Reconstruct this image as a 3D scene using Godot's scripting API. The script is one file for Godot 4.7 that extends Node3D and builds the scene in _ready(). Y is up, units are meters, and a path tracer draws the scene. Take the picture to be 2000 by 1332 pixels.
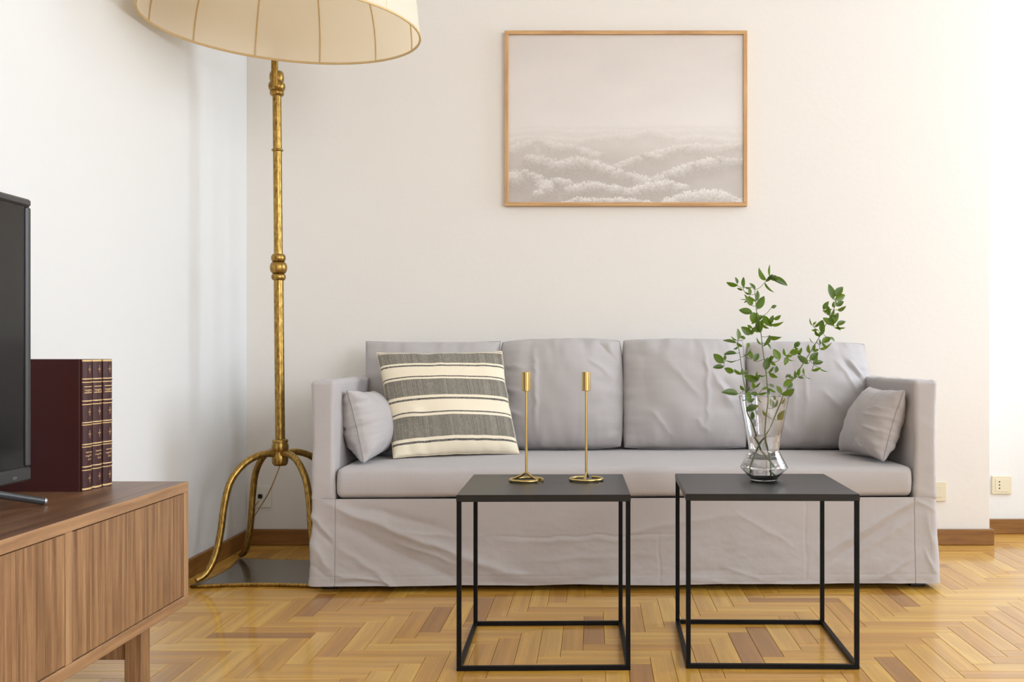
extends Node3D
# Living room: slip-covered sofa, brass floor lamp, two black side tables, sideboard with television.
# Metres, y up; the eye stands at the origin, 0.82 m high, looking along -z. "d" is the distance in front of it.

const FOCAL := 1992.0
const VIEW_X := 1160.0
const VIEW_Y := 690.0
const EYE := 0.82
const BACK := 4.37      # back wall
const ALCOVE := 4.64    # wall set back beside it
const LEFT := -1.487
const PIER := 1.695     # where the back wall steps back
const RIGHT := 3.4
const REAR := -4.5
const TOP := 3.3

var M := {}
var used := {}

class Shape:
	var v := PackedVector3Array()
	var n := PackedVector3Array()
	var t := PackedVector2Array()
	var c := PackedColorArray()
	var i := PackedInt32Array()
	var tint := Color.WHITE
	var tinted := false

	func tri(a: Vector3, b: Vector3, d: Vector3, ua := Vector2.ZERO, ub := Vector2.ZERO, ud := Vector2.ZERO) -> void:
		# a, b, d run anticlockwise as seen from outside
		var m := (b - a).cross(d - a).normalized()
		var k := v.size()
		v.append_array(PackedVector3Array([a, b, d]))
		n.append_array(PackedVector3Array([m, m, m]))
		t.append_array(PackedVector2Array([ua, ub, ud]))
		if tinted:
			c.append_array(PackedColorArray([tint, tint, tint]))
		i.append_array(PackedInt32Array([k, k + 2, k + 1]))

	func quad(a: Vector3, b: Vector3, d: Vector3, e: Vector3, uvs := []) -> void:
		if uvs.is_empty():
			uvs = [Vector2(0, 0), Vector2(1, 0), Vector2(1, 1), Vector2(0, 1)]
		tri(a, b, d, uvs[0], uvs[1], uvs[2])
		tri(a, d, e, uvs[0], uvs[2], uvs[3])

	func grid(p: PackedVector3Array, nu: int, nv: int, round_u := false, round_v := false, flip := false, uv0 := Vector2.ZERO, uv1 := Vector2.ONE, uvs := PackedVector2Array()) -> void:
		# p holds (nu + 1) * (nv + 1) points, u fastest; outside is U x V
		var k := v.size()
		var w := nu + 1
		for b in nv + 1:
			for a in w:
				var a0 := a - 1
				var a1 := a + 1
				if round_u:
					a0 = nu - 1 if a == 0 else a0
					a1 = 1 if a == nu else a1
				else:
					a0 = maxi(a0, 0)
					a1 = mini(a1, nu)
				var b0 := b - 1
				var b1 := b + 1
				if round_v:
					b0 = nv - 1 if b == 0 else b0
					b1 = 1 if b == nv else b1
				else:
					b0 = maxi(b0, 0)
					b1 = mini(b1, nv)
				var m := (p[b * w + a1] - p[b * w + a0]).cross(p[b1 * w + a] - p[b0 * w + a])
				if m.length_squared() < 1e-18:
					var bb := clampi(b, 1, nv - 1) if nv > 1 else b
					var aa := clampi(a, 1, nu - 1) if nu > 1 else a
					m = (p[bb * w + mini(aa + 1, nu)] - p[bb * w + maxi(aa - 1, 0)]).cross(p[mini(bb + 1, nv) * w + aa] - p[maxi(bb - 1, 0) * w + aa])
				m = m.normalized()
				v.append(p[b * w + a])
				n.append(-m if flip else m)
				t.append(uvs[b * w + a] if uvs.size() else Vector2(lerpf(uv0.x, uv1.x, float(a) / nu), lerpf(uv0.y, uv1.y, float(b) / nv)))
				if tinted:
					c.append(tint)
		for b in nv:
			for a in nu:
				var q := k + b * w + a
				if flip:
					i.append_array(PackedInt32Array([q, q + 1, q + w, q + 1, q + w + 1, q + w]))
				else:
					i.append_array(PackedInt32Array([q, q + w, q + 1, q + 1, q + w, q + w + 1]))

	func chamfer(at: Vector3, size: Vector3, cut := 0.001, turn := Basis.IDENTITY) -> void:
		# a box with its edges cut off: 44 triangles
		var h := size / 2.0
		var q := func(sx: float, sy: float, sz: float, axis: int) -> Vector3:
			var x := Vector3(sx * (h.x - cut), sy * (h.y - cut), sz * (h.z - cut))
			x[axis] = [sx, sy, sz][axis] * h[axis]
			return at + turn * x
		for axis in 3:
			var b := (axis + 1) % 3
			var d := (axis + 2) % 3
			for s in [-1.0, 1.0]:
				var pts := []
				for k in [[-1.0, -1.0], [1.0, -1.0], [1.0, 1.0], [-1.0, 1.0]]:
					var sg := [0.0, 0.0, 0.0]
					sg[axis] = s
					sg[b] = k[0]
					sg[d] = k[1]
					pts.append(q.call(sg[0], sg[1], sg[2], axis))
				if s < 0:
					pts.reverse()
				quad(pts[0], pts[1], pts[2], pts[3])
			for sb in [-1.0, 1.0]:
				for sd in [-1.0, 1.0]:
					var e := []
					for k in [[-1.0, b], [1.0, b], [1.0, d], [-1.0, d]]:
						var sg := [0.0, 0.0, 0.0]
						sg[axis] = k[0]
						sg[b] = sb
						sg[d] = sd
						e.append(q.call(sg[0], sg[1], sg[2], k[1]))
					if sb * sd < 0:
						e.reverse()
					quad(e[3], e[2], e[1], e[0])
		for sx in [-1.0, 1.0]:
			for sy in [-1.0, 1.0]:
				for sz in [-1.0, 1.0]:
					var a: Vector3 = q.call(sx, sy, sz, 0)
					var b2: Vector3 = q.call(sx, sy, sz, 1)
					var d2: Vector3 = q.call(sx, sy, sz, 2)
					if sx * sy * sz > 0:
						tri(a, b2, d2)
					else:
						tri(a, d2, b2)

	func tube(path: Array, radius: Variant, seg := 10, closed := false, capped := true) -> void:
		var m := path.size()
		var p := PackedVector3Array()
		var side := Vector3.ZERO
		var ends := []
		for k in m:
			var fwd: Vector3
			if closed:
				fwd = path[(k + 1) % (m - 1)] - path[(k - 1 + m - 1) % (m - 1)]
			else:
				fwd = path[mini(k + 1, m - 1)] - path[maxi(k - 1, 0)]
			fwd = fwd.normalized()
			if side == Vector3.ZERO:
				side = fwd.cross(Vector3.UP if absf(fwd.y) < 0.9 else Vector3.RIGHT).normalized()
			side = (side - fwd * side.dot(fwd)).normalized()
			var up := fwd.cross(side)
			var r: float = radius[k] if radius is Array else radius
			for a in seg + 1:
				var g := TAU * a / seg
				p.append(path[k] + (side * cos(g) + up * sin(g)) * r)
			ends.append(fwd)
		grid(p, seg, m - 1, true, closed)
		if capped and not closed:
			for a in seg:
				tri(path[0], p[a + 1], p[a])
				var o := (m - 1) * (seg + 1)
				tri(path[m - 1], p[o + a], p[o + a + 1])

	func lathe(profile: Array, seg := 32, at := Vector3.ZERO) -> void:
		# profile: [radius, height] going up along the outside
		var p := PackedVector3Array()
		for k in profile:
			for a in seg + 1:
				var g := TAU * a / seg
				p.append(at + Vector3(k[0] * cos(g), k[1], -k[0] * sin(g)))
		grid(p, seg, profile.size() - 1, true)

	func mesh(m: Material) -> ArrayMesh:
		var arrays := []
		arrays.resize(Mesh.ARRAY_MAX)
		arrays[Mesh.ARRAY_VERTEX] = v
		arrays[Mesh.ARRAY_NORMAL] = n
		arrays[Mesh.ARRAY_TEX_UV] = t
		if tinted:
			arrays[Mesh.ARRAY_COLOR] = c
		arrays[Mesh.ARRAY_INDEX] = i
		var am := ArrayMesh.new()
		am.add_surface_from_arrays(Mesh.PRIMITIVE_TRIANGLES, arrays)
		am.surface_set_material(0, m)
		return am


# ---------------------------------------------------------------- helpers
func seen_at(px: float, py: float, d: float) -> Vector3:
	return Vector3((px - VIEW_X) * d / FOCAL, EYE - (py - VIEW_Y) * d / FOCAL, -d)

func numbered(called: String) -> String:
	used[called] = used.get(called, -1) + 1
	return called if used[called] == 0 else "%s_%03d" % [called, used[called]]

func thing(called: String, label: String, category: String, at := Vector3.ZERO, turn := 0.0, group := "") -> Node3D:
	var o := Node3D.new()
	o.name = numbered(called)
	add_child(o)
	o.position = at
	o.rotation.y = turn
	tag(o, label, category, group)
	return o

func tag(o: Node, label: String, category: String, group := "") -> void:
	o.set_meta("label", label)
	o.set_meta("category", category)
	if group:
		o.set_meta("group", group)

func part(called: String, s: Shape, m: Material, parent: Node) -> MeshInstance3D:
	var o := MeshInstance3D.new()
	o.name = called
	o.mesh = s.mesh(m)
	parent.add_child(o, true)
	return o

func structure(called: String, s: Shape, m: Material, label: String) -> MeshInstance3D:
	var o := part(called, s, m, self)
	o.set_meta("kind", "structure")
	o.set_meta("label", label)
	return o

func slab(s: Shape, lo: Vector3, hi: Vector3, cut := 0.0005) -> void:
	s.chamfer((lo + hi) / 2.0, hi - lo, cut)

func box(lo: Vector3, hi: Vector3, cut := 0.001) -> Shape:
	var s := Shape.new()
	slab(s, lo, hi, cut)
	return s

func noise(seed_at: int, frequency := 1.0, octaves := 3) -> FastNoiseLite:
	var f := FastNoiseLite.new()
	f.seed = seed_at
	f.noise_type = FastNoiseLite.TYPE_SIMPLEX_SMOOTH
	f.frequency = frequency
	f.fractal_octaves = octaves
	return f

func spline(pts: Array, per := 6) -> Array:
	var out := []
	var m := pts.size()
	for k in m - 1:
		var a: Variant = pts[maxi(k - 1, 0)]
		var b: Variant = pts[k]
		var d: Variant = pts[k + 1]
		var e: Variant = pts[mini(k + 2, m - 1)]
		for j in per:
			out.append(b.cubic_interpolate(d, a, e, float(j) / per))
	out.append(pts[m - 1])
	return out

func steps(from: float, to: float, n: int, dense := []) -> Array:
	var out := []
	for k in n + 1:
		out.append(lerpf(from, to, float(k) / n))
	for x in dense:
		for o in [-0.006, -0.004, -0.0025, -0.0015, -0.0008, 0.0, 0.0008, 0.0015, 0.0025, 0.004, 0.006]:
			out.append(x + o)
	out.sort()
	return out

# a soft box: rounded edges, faces that may swell and crumple. push(p, normal) gives the extra outward distance
func soft_box(s: Shape, lo: Vector3, hi: Vector3, r: float, cell: float, push: Callable) -> void:
	var mid := (lo + hi) / 2.0
	var h := (hi - lo) / 2.0
	for axis in 3:
		var b := (axis + 1) % 3
		var d := (axis + 2) % 3
		var us := ring_steps(h[b], r, cell)
		var vs := ring_steps(h[d], r, cell)
		for sg in [-1.0, 1.0]:
			var p := PackedVector3Array()
			for y in vs:
				for x in us:
					var q := Vector3.ZERO
					q[axis] = sg * h[axis]
					q[b] = x
					q[d] = y
					var inner := q.clamp(-h + Vector3.ONE * r, h - Vector3.ONE * r)
					var out := (q - inner).normalized()
					var at := inner + out * r
					p.append(mid + at + out * push.call(mid + at, out))
			s.grid(p, us.size() - 1, vs.size() - 1, false, false, sg < 0)

func ring_steps(h: float, r: float, cell: float) -> Array:
	var out := []
	for k in 5:
		out.append(-h + r * k / 5.0)
	var m := maxi(2, int(2.0 * (h - r) / cell))
	for k in m + 1:
		out.append(lerpf(-h + r, h - r, float(k) / m))
	for k in 5:
		out.append(h - r + r * (k + 1) / 5.0)
	return out

# a fold along a line: sharp on its crest, dying away at both ends
func ridge(p: Vector2, a: Vector2, b: Vector2, wide: float) -> float:
	var ab := b - a
	var f := (p - a).dot(ab) / ab.length_squared()
	if f <= -0.15 or f >= 1.15:
		return 0.0
	var side := (p - a).cross(ab) / ab.length() / wide
	if absf(side) > 3.0:
		return 0.0
	return exp(-pow(absf(side), 1.6)) * smoothstep(-0.15, 0.25, f) * smoothstep(1.15, 0.6, f)

# a filled cushion between four corners (top left, top right, bottom right, bottom left as seen from its face)
func cushion(corners: Array, thick: float, full: float, pinch: float, crumple: float, seed_at: int, cells := 64, creases := [], corner := 0.0) -> Array:
	var tl: Vector3 = corners[0]
	var tr: Vector3 = corners[1]
	var br: Vector3 = corners[2]
	var bl: Vector3 = corners[3]
	var face := (tr - tl + br - bl).cross(tl - bl + tr - br).normalized()
	var nz := noise(seed_at, 1.0, 2)
	var sides := []
	var rim := []
	var uvs := PackedVector2Array()
	for side in [1.0, -1.0]:
		var p := PackedVector3Array()
		for y in cells + 1:
			for x in cells + 1:
				# cells crowd towards the seams
				var a := sin((float(x) / cells - 0.5) * PI) * 0.55 + (2.0 * x / cells - 1.0) * 0.45
				var b := sin((float(y) / cells - 0.5) * PI) * 0.55 + (2.0 * y / cells - 1.0) * 0.45
				if side > 0:
					uvs.append(Vector2(0.5 + a / 2.0, 0.5 - b / 2.0))
				var ea := 1.0 - absf(a)
				var eb := 1.0 - absf(b)
				var a2 := a * (1.0 - pinch * (1.0 - b * b) * (1.0 + 0.35 * nz.get_noise_2d(b * 3.0, 40.0 + signf(a) * 9.0)))
				var b2 := b * (1.0 - pinch * (1.0 - a * a) * (1.0 + 0.35 * nz.get_noise_2d(a * 3.0, 70.0 + signf(b) * 9.0)))
				a2 *= sqrt(1.0 - corner * b * b * b * b)
				b2 *= sqrt(1.0 - corner * a * a * a * a)
				var low := bl.lerp(br, 0.5 + a2 / 2.0)
				var high := tl.lerp(tr, 0.5 + a2 / 2.0)
				var base := low.lerp(high, 0.5 + b2 / 2.0)
				var body := pow(maxf(0.0, 1.0 - a * a), full) * pow(maxf(0.0, 1.0 - b * b), full)
				var fold := nz.get_noise_2d(b * 2.6 + 13.0, a * 0.8 + side) * exp(-ea / 0.3) + nz.get_noise_2d(a * 2.6 - 31.0, b * 0.8 + side * 3.0) * exp(-eb / 0.3)
				fold += 0.6 * nz.get_noise_2d(a * 0.9 + b * 0.5, b * 0.7 - 17.0 * side)
				var line := 0.0
				for k in creases:
					line += k[4] * ridge(Vector2(a, b) + 0.05 * Vector2(nz.get_noise_2d(a * 2.0, b * 2.0 + 50.0), nz.get_noise_2d(a * 2.0 + 80.0, b * 2.0)), Vector2(k[0], k[1]), Vector2(k[2], k[3]), k[5]) * smoothstep(0.0, 0.2, minf(ea, eb))
				var up := thick / 2.0 * body + (crumple * fold + (line if side > 0 else 0.0)) * smoothstep(0.0, 0.35, body)
				p.append(base + face * side * up)
		sides.append(p)
		if side > 0:
			for x in cells + 1:
				rim.append(p[x])
			for y in range(1, cells + 1):
				rim.append(p[y * (cells + 1) + cells])
			for x in range(cells - 1, -1, -1):
				rim.append(p[cells * (cells + 1) + x])
			for y in range(cells - 1, -1, -1):
				rim.append(p[y * (cells + 1)])
	return [sides, rim, cells, uvs]

func cushion_shape(c: Array) -> Shape:
	var s := Shape.new()
	s.grid(c[0][0], c[2], c[2], false, false, false, Vector2.ZERO, Vector2.ONE, c[3])
	s.grid(c[0][1], c[2], c[2], false, false, true, Vector2.ZERO, Vector2.ONE, c[3])
	return s

# ---------------------------------------------------------------- materials
func plain(color: Color, rough := 0.6, metal := 0.0) -> StandardMaterial3D:
	var m := StandardMaterial3D.new()
	m.albedo_color = color
	m.roughness = rough
	m.metallic = metal
	return m

# wood grain that repeats without a seam; streaks run along u, or along v when upright
func grain(seed_at: int, dark: Color, light: Color, upright: bool, bands: float, fine: float, size := 384) -> ImageTexture:
	var im := Image.create(size, size, false, Image.FORMAT_RGB8)
	var f := noise(seed_at, 1.0, 2)
	for y in size:
		var g := TAU * y / size
		var cy := cos(g)
		var sy := sin(g)
		for x in size:
			var along := absf(2.0 * x / size - 1.0)
			var k := 0.5 + 0.55 * f.get_noise_3d(cy * bands, sy * bands, along * 0.6) + 0.4 * f.get_noise_3d(cy * fine + 40.0, sy * fine, along * 1.1) + 0.18 * f.get_noise_3d(cy * fine * 2.6, sy * fine * 2.6 + 90.0, along * 6.0)
			var col := dark.lerp(light, clampf(k, 0.0, 1.0))
			if upright:
				im.set_pixel(y, x, col)
			else:
				im.set_pixel(x, y, col)
	return ImageTexture.create_from_image(im)

func wood(tex: Texture2D, scale: float, rough := 0.45) -> StandardMaterial3D:
	var m := plain(Color.WHITE, rough)
	m.albedo_texture = tex
	m.uv1_triplanar = true
	m.uv1_triplanar_sharpness = 20.0
	m.uv1_scale = Vector3.ONE * scale
	return m

func weave(color: Color, spread: float, size := 256) -> ImageTexture:
	var im := Image.create(size, size, false, Image.FORMAT_RGB8)
	var rng := RandomNumberGenerator.new()
	rng.seed = 5
	var warp := []
	var weft := []
	for k in size:
		warp.append(rng.randf_range(-1, 1))
		weft.append(rng.randf_range(-1, 1))
	for y in size:
		for x in size:
			var over := ((x / 2 + y / 2) % 2) * 2.0 - 1.0
			var k: float = 1.0 + spread * (0.25 * warp[x] + 0.25 * weft[y] + 0.5 * rng.randf_range(-1, 1) + 0.3 * over)
			im.set_pixel(x, y, Color(color.r * k, color.g * k, color.b * k))
	return ImageTexture.create_from_image(im)

func speckle(seed_at: int, frequency: float, size := 256) -> NoiseTexture2D:
	var f := noise(seed_at, frequency, 4)
	var tx := NoiseTexture2D.new()
	tx.width = size
	tx.height = size
	tx.seamless = true
	tx.noise = f
	return tx

func make_materials() -> void:
	# walls: matt paint with a faint roller texture
	for k in [["wall_white", Color(0.895, 0.895, 0.887)], ["wall_warm", Color(0.905, 0.886, 0.86)]]:
		var m := plain(k[1], 0.85)
		m.heightmap_enabled = true
		m.heightmap_texture = speckle(3, 0.05)
		m.heightmap_scale = 0.03
		m.uv1_triplanar = true
		m.uv1_world_triplanar = true
		m.uv1_scale = Vector3.ONE * 2.2
		M[k[0]] = m
	M.subfloor = plain(Color(0.16, 0.10, 0.06), 0.9)
	var oak := grain(11, Color(0.86, 0.825, 0.77), Color(1.0, 0.985, 0.96), false, 1.4, 6.0, 512)
	M.planks = []
	var tones := [Color(0.855, 0.657, 0.263), Color(0.829, 0.626, 0.242), Color(0.886, 0.699, 0.309), Color(0.788, 0.580, 0.211), Color(0.865, 0.673, 0.283), Color(0.809, 0.600, 0.232), Color(0.680, 0.476, 0.185), Color(0.912, 0.735, 0.350)]
	M.tones = tones
	for c in tones:
		var m := plain(c, 0.42)
		m.albedo_texture = oak
		m.clearcoat_enabled = true
		m.clearcoat = 0.75
		m.clearcoat_roughness = 0.1
		M.planks.append(m)
	var rest: StandardMaterial3D = M.planks[0].duplicate()
	rest.albedo_color = Color.WHITE
	rest.vertex_color_use_as_albedo = true
	M.plank_rest = rest
	M.baseboard = wood(grain(21, Color(0.43, 0.28, 0.115), Color(0.60, 0.415, 0.19), false, 2.0, 9.0, 256), 1.3, 0.4)
	M.walnut_along = wood(grain(31, Color(0.55, 0.41, 0.285), Color(0.74, 0.585, 0.425), false, 2.6, 11.0), 1.7, 0.42)
	M.walnut_up = wood(grain(32, Color(0.44, 0.315, 0.21), Color(0.68, 0.525, 0.37), true, 4.5, 20.0), 1.9, 0.42)
	M.walnut_edge = wood(grain(34, Color(0.55, 0.41, 0.285), Color(0.74, 0.585, 0.425), true, 2.6, 11.0, 256), 1.7, 0.42)
	M.walnut_top = wood(grain(33, Color(0.36, 0.245, 0.17), Color(0.54, 0.39, 0.275), true, 2.2, 10.0), 1.6, 0.38)
	# cotton slip-cover
	var cloth := plain(Color.WHITE, 0.95)
	cloth.albedo_texture = weave(Color(0.71, 0.688, 0.683), 0.03)
	cloth.uv1_triplanar = true
	cloth.uv1_scale = Vector3.ONE * 5.0
	cloth.rim_enabled = true
	cloth.rim = 0.25
	cloth.rim_tint = 0.6
	M.cloth = cloth
	M.seam = plain(Color(0.63, 0.615, 0.618), 0.95)
	M.black_plastic = plain(Color(0.05, 0.05, 0.05), 0.5)
	M.black_steel = plain(Color(0.06, 0.06, 0.06), 0.38)
	M.black_steel.metallic_specular = 0.24
	M.black_top = plain(Color(0.06, 0.06, 0.06), 0.3)
	M.black_top.metallic_specular = 0.42
	var brass := plain(Color(0.66, 0.50, 0.22), 0.33, 0.9)
	var worn := NoiseTexture2D.new()
	worn.width = 256
	worn.height = 256
	worn.seamless = true
	worn.noise = noise(14, 0.03, 4)
	var ramp := Gradient.new()
	ramp.offsets = PackedFloat32Array([0.0, 0.38, 0.62, 1.0])
	ramp.colors = PackedColorArray([Color(0.36, 0.27, 0.13), Color(0.56, 0.44, 0.21), Color(0.66, 0.53, 0.28), Color(0.74, 0.62, 0.36)])
	worn.color_ramp = ramp
	brass.albedo_color = Color.WHITE
	brass.albedo_texture = worn
	brass.uv1_triplanar = true
	brass.uv1_scale = Vector3(10, 4, 10)
	M.brass = brass
	M.gilt = plain(Color(0.76, 0.665, 0.43), 0.3, 1.0)
	M.plate = plain(Color(0.235, 0.215, 0.185), 0.3)
	M.plate.clearcoat_enabled = true
	M.plate.clearcoat = 0.8
	M.plate.clearcoat_roughness = 0.08
	var silk := plain(Color(0.97, 0.945, 0.89), 0.9)
	silk.backlight_enabled = true
	silk.backlight = Color(0.93, 0.86, 0.74)
	M.silk = silk
	M.braid = plain(Color(0.86, 0.75, 0.56), 0.85)
	M.cord = plain(Color(0.66, 0.54, 0.28), 0.6)
	M.frame = wood(grain(41, Color(0.70, 0.52, 0.33), Color(0.84, 0.68, 0.48), false, 2.0, 8.0, 256), 2.0, 0.5)
	M.outlet_cream = plain(Color(0.875, 0.835, 0.73), 0.4)
	M.outlet_white = plain(Color(0.90, 0.885, 0.85), 0.4)
	M.hole = plain(Color(0.04, 0.04, 0.04), 0.7)
	M.leather = plain(Color(0.235, 0.092, 0.088), 0.42)
	M.paper = plain(Color(0.90, 0.87, 0.80), 0.9)
	M.tv_bezel = plain(Color(0.21, 0.21, 0.215), 0.32)
	M.tv_screen = plain(Color(0.012, 0.012, 0.013), 0.12)
	M.chrome = plain(Color(0.85, 0.86, 0.88), 0.15, 1.0)
	M.badge = plain(Color(0.45, 0.45, 0.46), 0.4, 0.6)
	var clear := plain(Color(1, 1, 1, 0.0), 0.0)
	clear.refraction_enabled = true
	clear.refraction_scale = 0.05
	M.glass = clear
	var wet := plain(Color(1, 1, 1, 0.0), 0.0)
	wet.refraction_enabled = true
	wet.refraction_scale = 0.033
	M.water = wet
	var pane := plain(Color(1, 1, 1, 0.02), 0.02)
	pane.transparency = BaseMaterial3D.TRANSPARENCY_ALPHA
	M.pane = pane
	M.leaves = []
	for c in [Color(0.205, 0.285, 0.075), Color(0.16, 0.235, 0.07), Color(0.30, 0.38, 0.085), Color(0.12, 0.185, 0.065)]:
		var m := plain(c, 0.42)
		m.backlight_enabled = true
		m.backlight = Color(0.42, 0.55, 0.12)
		M.leaves.append(m)
	M.twig = plain(Color(0.36, 0.40, 0.19), 0.6)
	M.stem = plain(Color(0.33, 0.40, 0.17), 0.6)
	M.window_white = plain(Color(0.92, 0.92, 0.91), 0.45)

# ---------------------------------------------------------------- the scene
func _ready() -> void:
	# camera: level, its lens shifted, square to the back wall
	var cam := Camera3D.new()
	cam.name = "camera"
	add_child(cam)
	cam.position = Vector3(0, EYE, 0)
	cam.projection = Camera3D.PROJECTION_FRUSTUM
	cam.near = 0.05
	cam.far = 60.0
	cam.size = cam.near * 1332.0 / FOCAL
	cam.frustum_offset = Vector2(1000.0 - VIEW_X, VIEW_Y - 666.0) / FOCAL * cam.near
	cam.current = true
	# sky: a bright overcast day behind the windows
	var env := Environment.new()
	env.background_mode = Environment.BG_SKY
	var sky := ProceduralSkyMaterial.new()
	sky.sky_top_color = Color(0.86, 0.90, 0.96)
	sky.sky_horizon_color = Color(0.95, 0.96, 0.97)
	sky.ground_horizon_color = Color(0.80, 0.79, 0.77)
	sky.ground_bottom_color = Color(0.62, 0.60, 0.57)
	sky.energy_multiplier = 2.0
	env.sky = Sky.new()
	env.sky.sky_material = sky
	env.tonemap_mode = Environment.TONE_MAPPER_LINEAR
	env.tonemap_exposure = 1.08
	env.sdfgi_enabled = true
	env.ssao_enabled = true
	env.ssil_enabled = true
	var around := WorldEnvironment.new()
	around.name = "world"
	around.environment = env
	add_child(around)
	# daylight that comes in at the windows
	for k in WINDOWS:
		var day := AreaLight3D.new()
		day.name = "window_daylight"
		add_child(day, true)
		day.area_size = Vector2(k[2] - k[1] - 0.1, k[4] - k[3] - 0.1)
		day.area_normalize_energy = false
		day.light_energy = k[5]
		day.light_color = k[6]
		day.area_range = 20.0
		day.shadow_enabled = true
		var mid: float = (k[1] + k[2]) / 2.0
		var high: float = (k[3] + k[4]) / 2.0
		if k[0] == "right":
			day.position = Vector3(RIGHT + 0.02, high, -mid)
			day.rotation.y = PI / 2.0
		else:
			day.position = Vector3(mid, high, -REAR + 0.02)
	make_materials()
	build_room()
	build_floor()
	build_sofa()
	build_sideboard()
	build_lamp()
	build_tables()
	build_picture()
	build_cushions()
	build_television()
	build_books()
	build_vase()
	build_candlesticks()
	build_outlets()

# wall, from, to (distance d along the right wall, x along the rear wall), sill, head, energy, colour of the sky in it
const WINDOWS := [["right", -3.6, -1.6, 1.0, 3.1, 5.0, Color(0.95, 0.97, 1.0)], ["right", -1.0, 1.0, 1.0, 3.1, 1.4, Color(0.92, 0.96, 1.0)], ["right", 2.9, 4.5, 0.8, 3.1, 2.1, Color(0.885, 0.94, 1.0)]]

func build_room() -> void:
	var w := Shape.new()
	slab(w, Vector3(LEFT - 0.15, -0.1, -BACK - 0.5), Vector3(PIER, TOP, -BACK))
	structure("wall_back", w, M.wall_warm, "warm white plaster wall behind the sofa")
	w = box(Vector3(PIER, -0.1, -ALCOVE - 0.23), Vector3(RIGHT + 0.15, TOP, -ALCOVE))
	structure("wall_alcove", w, M.wall_white, "white wall set back beside the sofa wall")
	w = box(Vector3(LEFT - 0.15, -0.1, -BACK), Vector3(LEFT, TOP, -REAR))
	structure("wall_left", w, M.wall_white, "white plaster wall behind the television")
	w = box(Vector3(LEFT - 0.15, TOP, -ALCOVE - 0.23), Vector3(RIGHT + 0.15, TOP + 0.12, -REAR + 0.15))
	structure("ceiling", w, M.wall_white, "flat white ceiling")
	# window walls: piers, sills and heads round the openings
	w = Shape.new()
	var rear := box(Vector3(LEFT - 0.15, -0.1, -REAR), Vector3(RIGHT + 0.15, TOP, -REAR + 0.15))
	var from := REAR
	for k in WINDOWS:
		if k[0] == "right":
			slab(w, Vector3(RIGHT, -0.1, -k[1]), Vector3(RIGHT + 0.15, TOP, -from))
			slab(w, Vector3(RIGHT, -0.1, -k[2]), Vector3(RIGHT + 0.15, k[3], -k[1]))
			slab(w, Vector3(RIGHT, k[4], -k[2]), Vector3(RIGHT + 0.15, TOP, -k[1]))
			from = k[2]
	slab(w, Vector3(RIGHT, -0.1, -ALCOVE), Vector3(RIGHT + 0.15, TOP, -from))
	structure("wall_right", w, M.wall_white, "white window wall beside the alcove")
	structure("wall_rear", rear, M.wall_white, "white wall behind the viewer")
	for j in WINDOWS.size():
		var k: Array = WINDOWS[j]
		var o := Node3D.new()
		o.name = "window_%d" % (j + 1)
		o.set_meta("kind", "structure")
		o.set_meta("label", "tall white casement window")
		add_child(o)
		if k[0] == "right":
			o.position = Vector3(RIGHT + 0.09, k[3], -(k[1] + k[2]) / 2.0)
		else:
			o.position = Vector3((k[1] + k[2]) / 2.0, k[3], -REAR + 0.09)
			o.rotation.y = PI / 2.0
		var hw: float = (k[2] - k[1]) / 2.0
		var h: float = k[4] - k[3]
		var f := Shape.new()
		for z in [-hw + 0.03, 0.0, hw - 0.03]:
			f.chamfer(Vector3(0, h / 2.0, z), Vector3(0.05, h, 0.06), 0.004)
		for y in [0.03, h - 0.03]:
			f.chamfer(Vector3(0, y, 0), Vector3(0.05, 0.06, 2.0 * hw), 0.004)
		part("window_frame", f, M.window_white, o)
		for z in [-hw / 2.0, hw / 2.0]:
			part("pane", box(Vector3(-0.003, 0.06, z - hw / 2.0 + 0.045), Vector3(0.003, h - 0.06, z + hw / 2.0 - 0.045), 0.0005), M.pane, o)
	# baseboards
	var b := box(Vector3(LEFT, 0, -BACK), Vector3(PIER + 0.016, 0.068, -BACK + 0.016), 0.003)
	slab(b, Vector3(PIER, 0, -ALCOVE), Vector3(PIER + 0.016, 0.068, -BACK), 0.003)
	structure("baseboard_back", b, M.baseboard, "brown wooden skirting along the sofa wall")
	b = box(Vector3(LEFT, 0, -BACK + 0.016), Vector3(LEFT + 0.016, 0.068, -REAR), 0.003)
	var side := structure("baseboard_left", b, M.baseboard, "brown wooden skirting along the television wall")
	side.position = Vector3.ZERO
	b = box(Vector3(PIER + 0.016, 0, -ALCOVE), Vector3(RIGHT, 0.068, -ALCOVE + 0.016), 0.003)
	structure("baseboard_alcove", b, M.baseboard, "brown wooden skirting in the alcove")
	b = box(Vector3(RIGHT - 0.016, 0, -ALCOVE + 0.016), Vector3(RIGHT, 0.068, -REAR), 0.003)
	structure("baseboard_right", b, M.baseboard, "brown wooden skirting under the windows")

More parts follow.
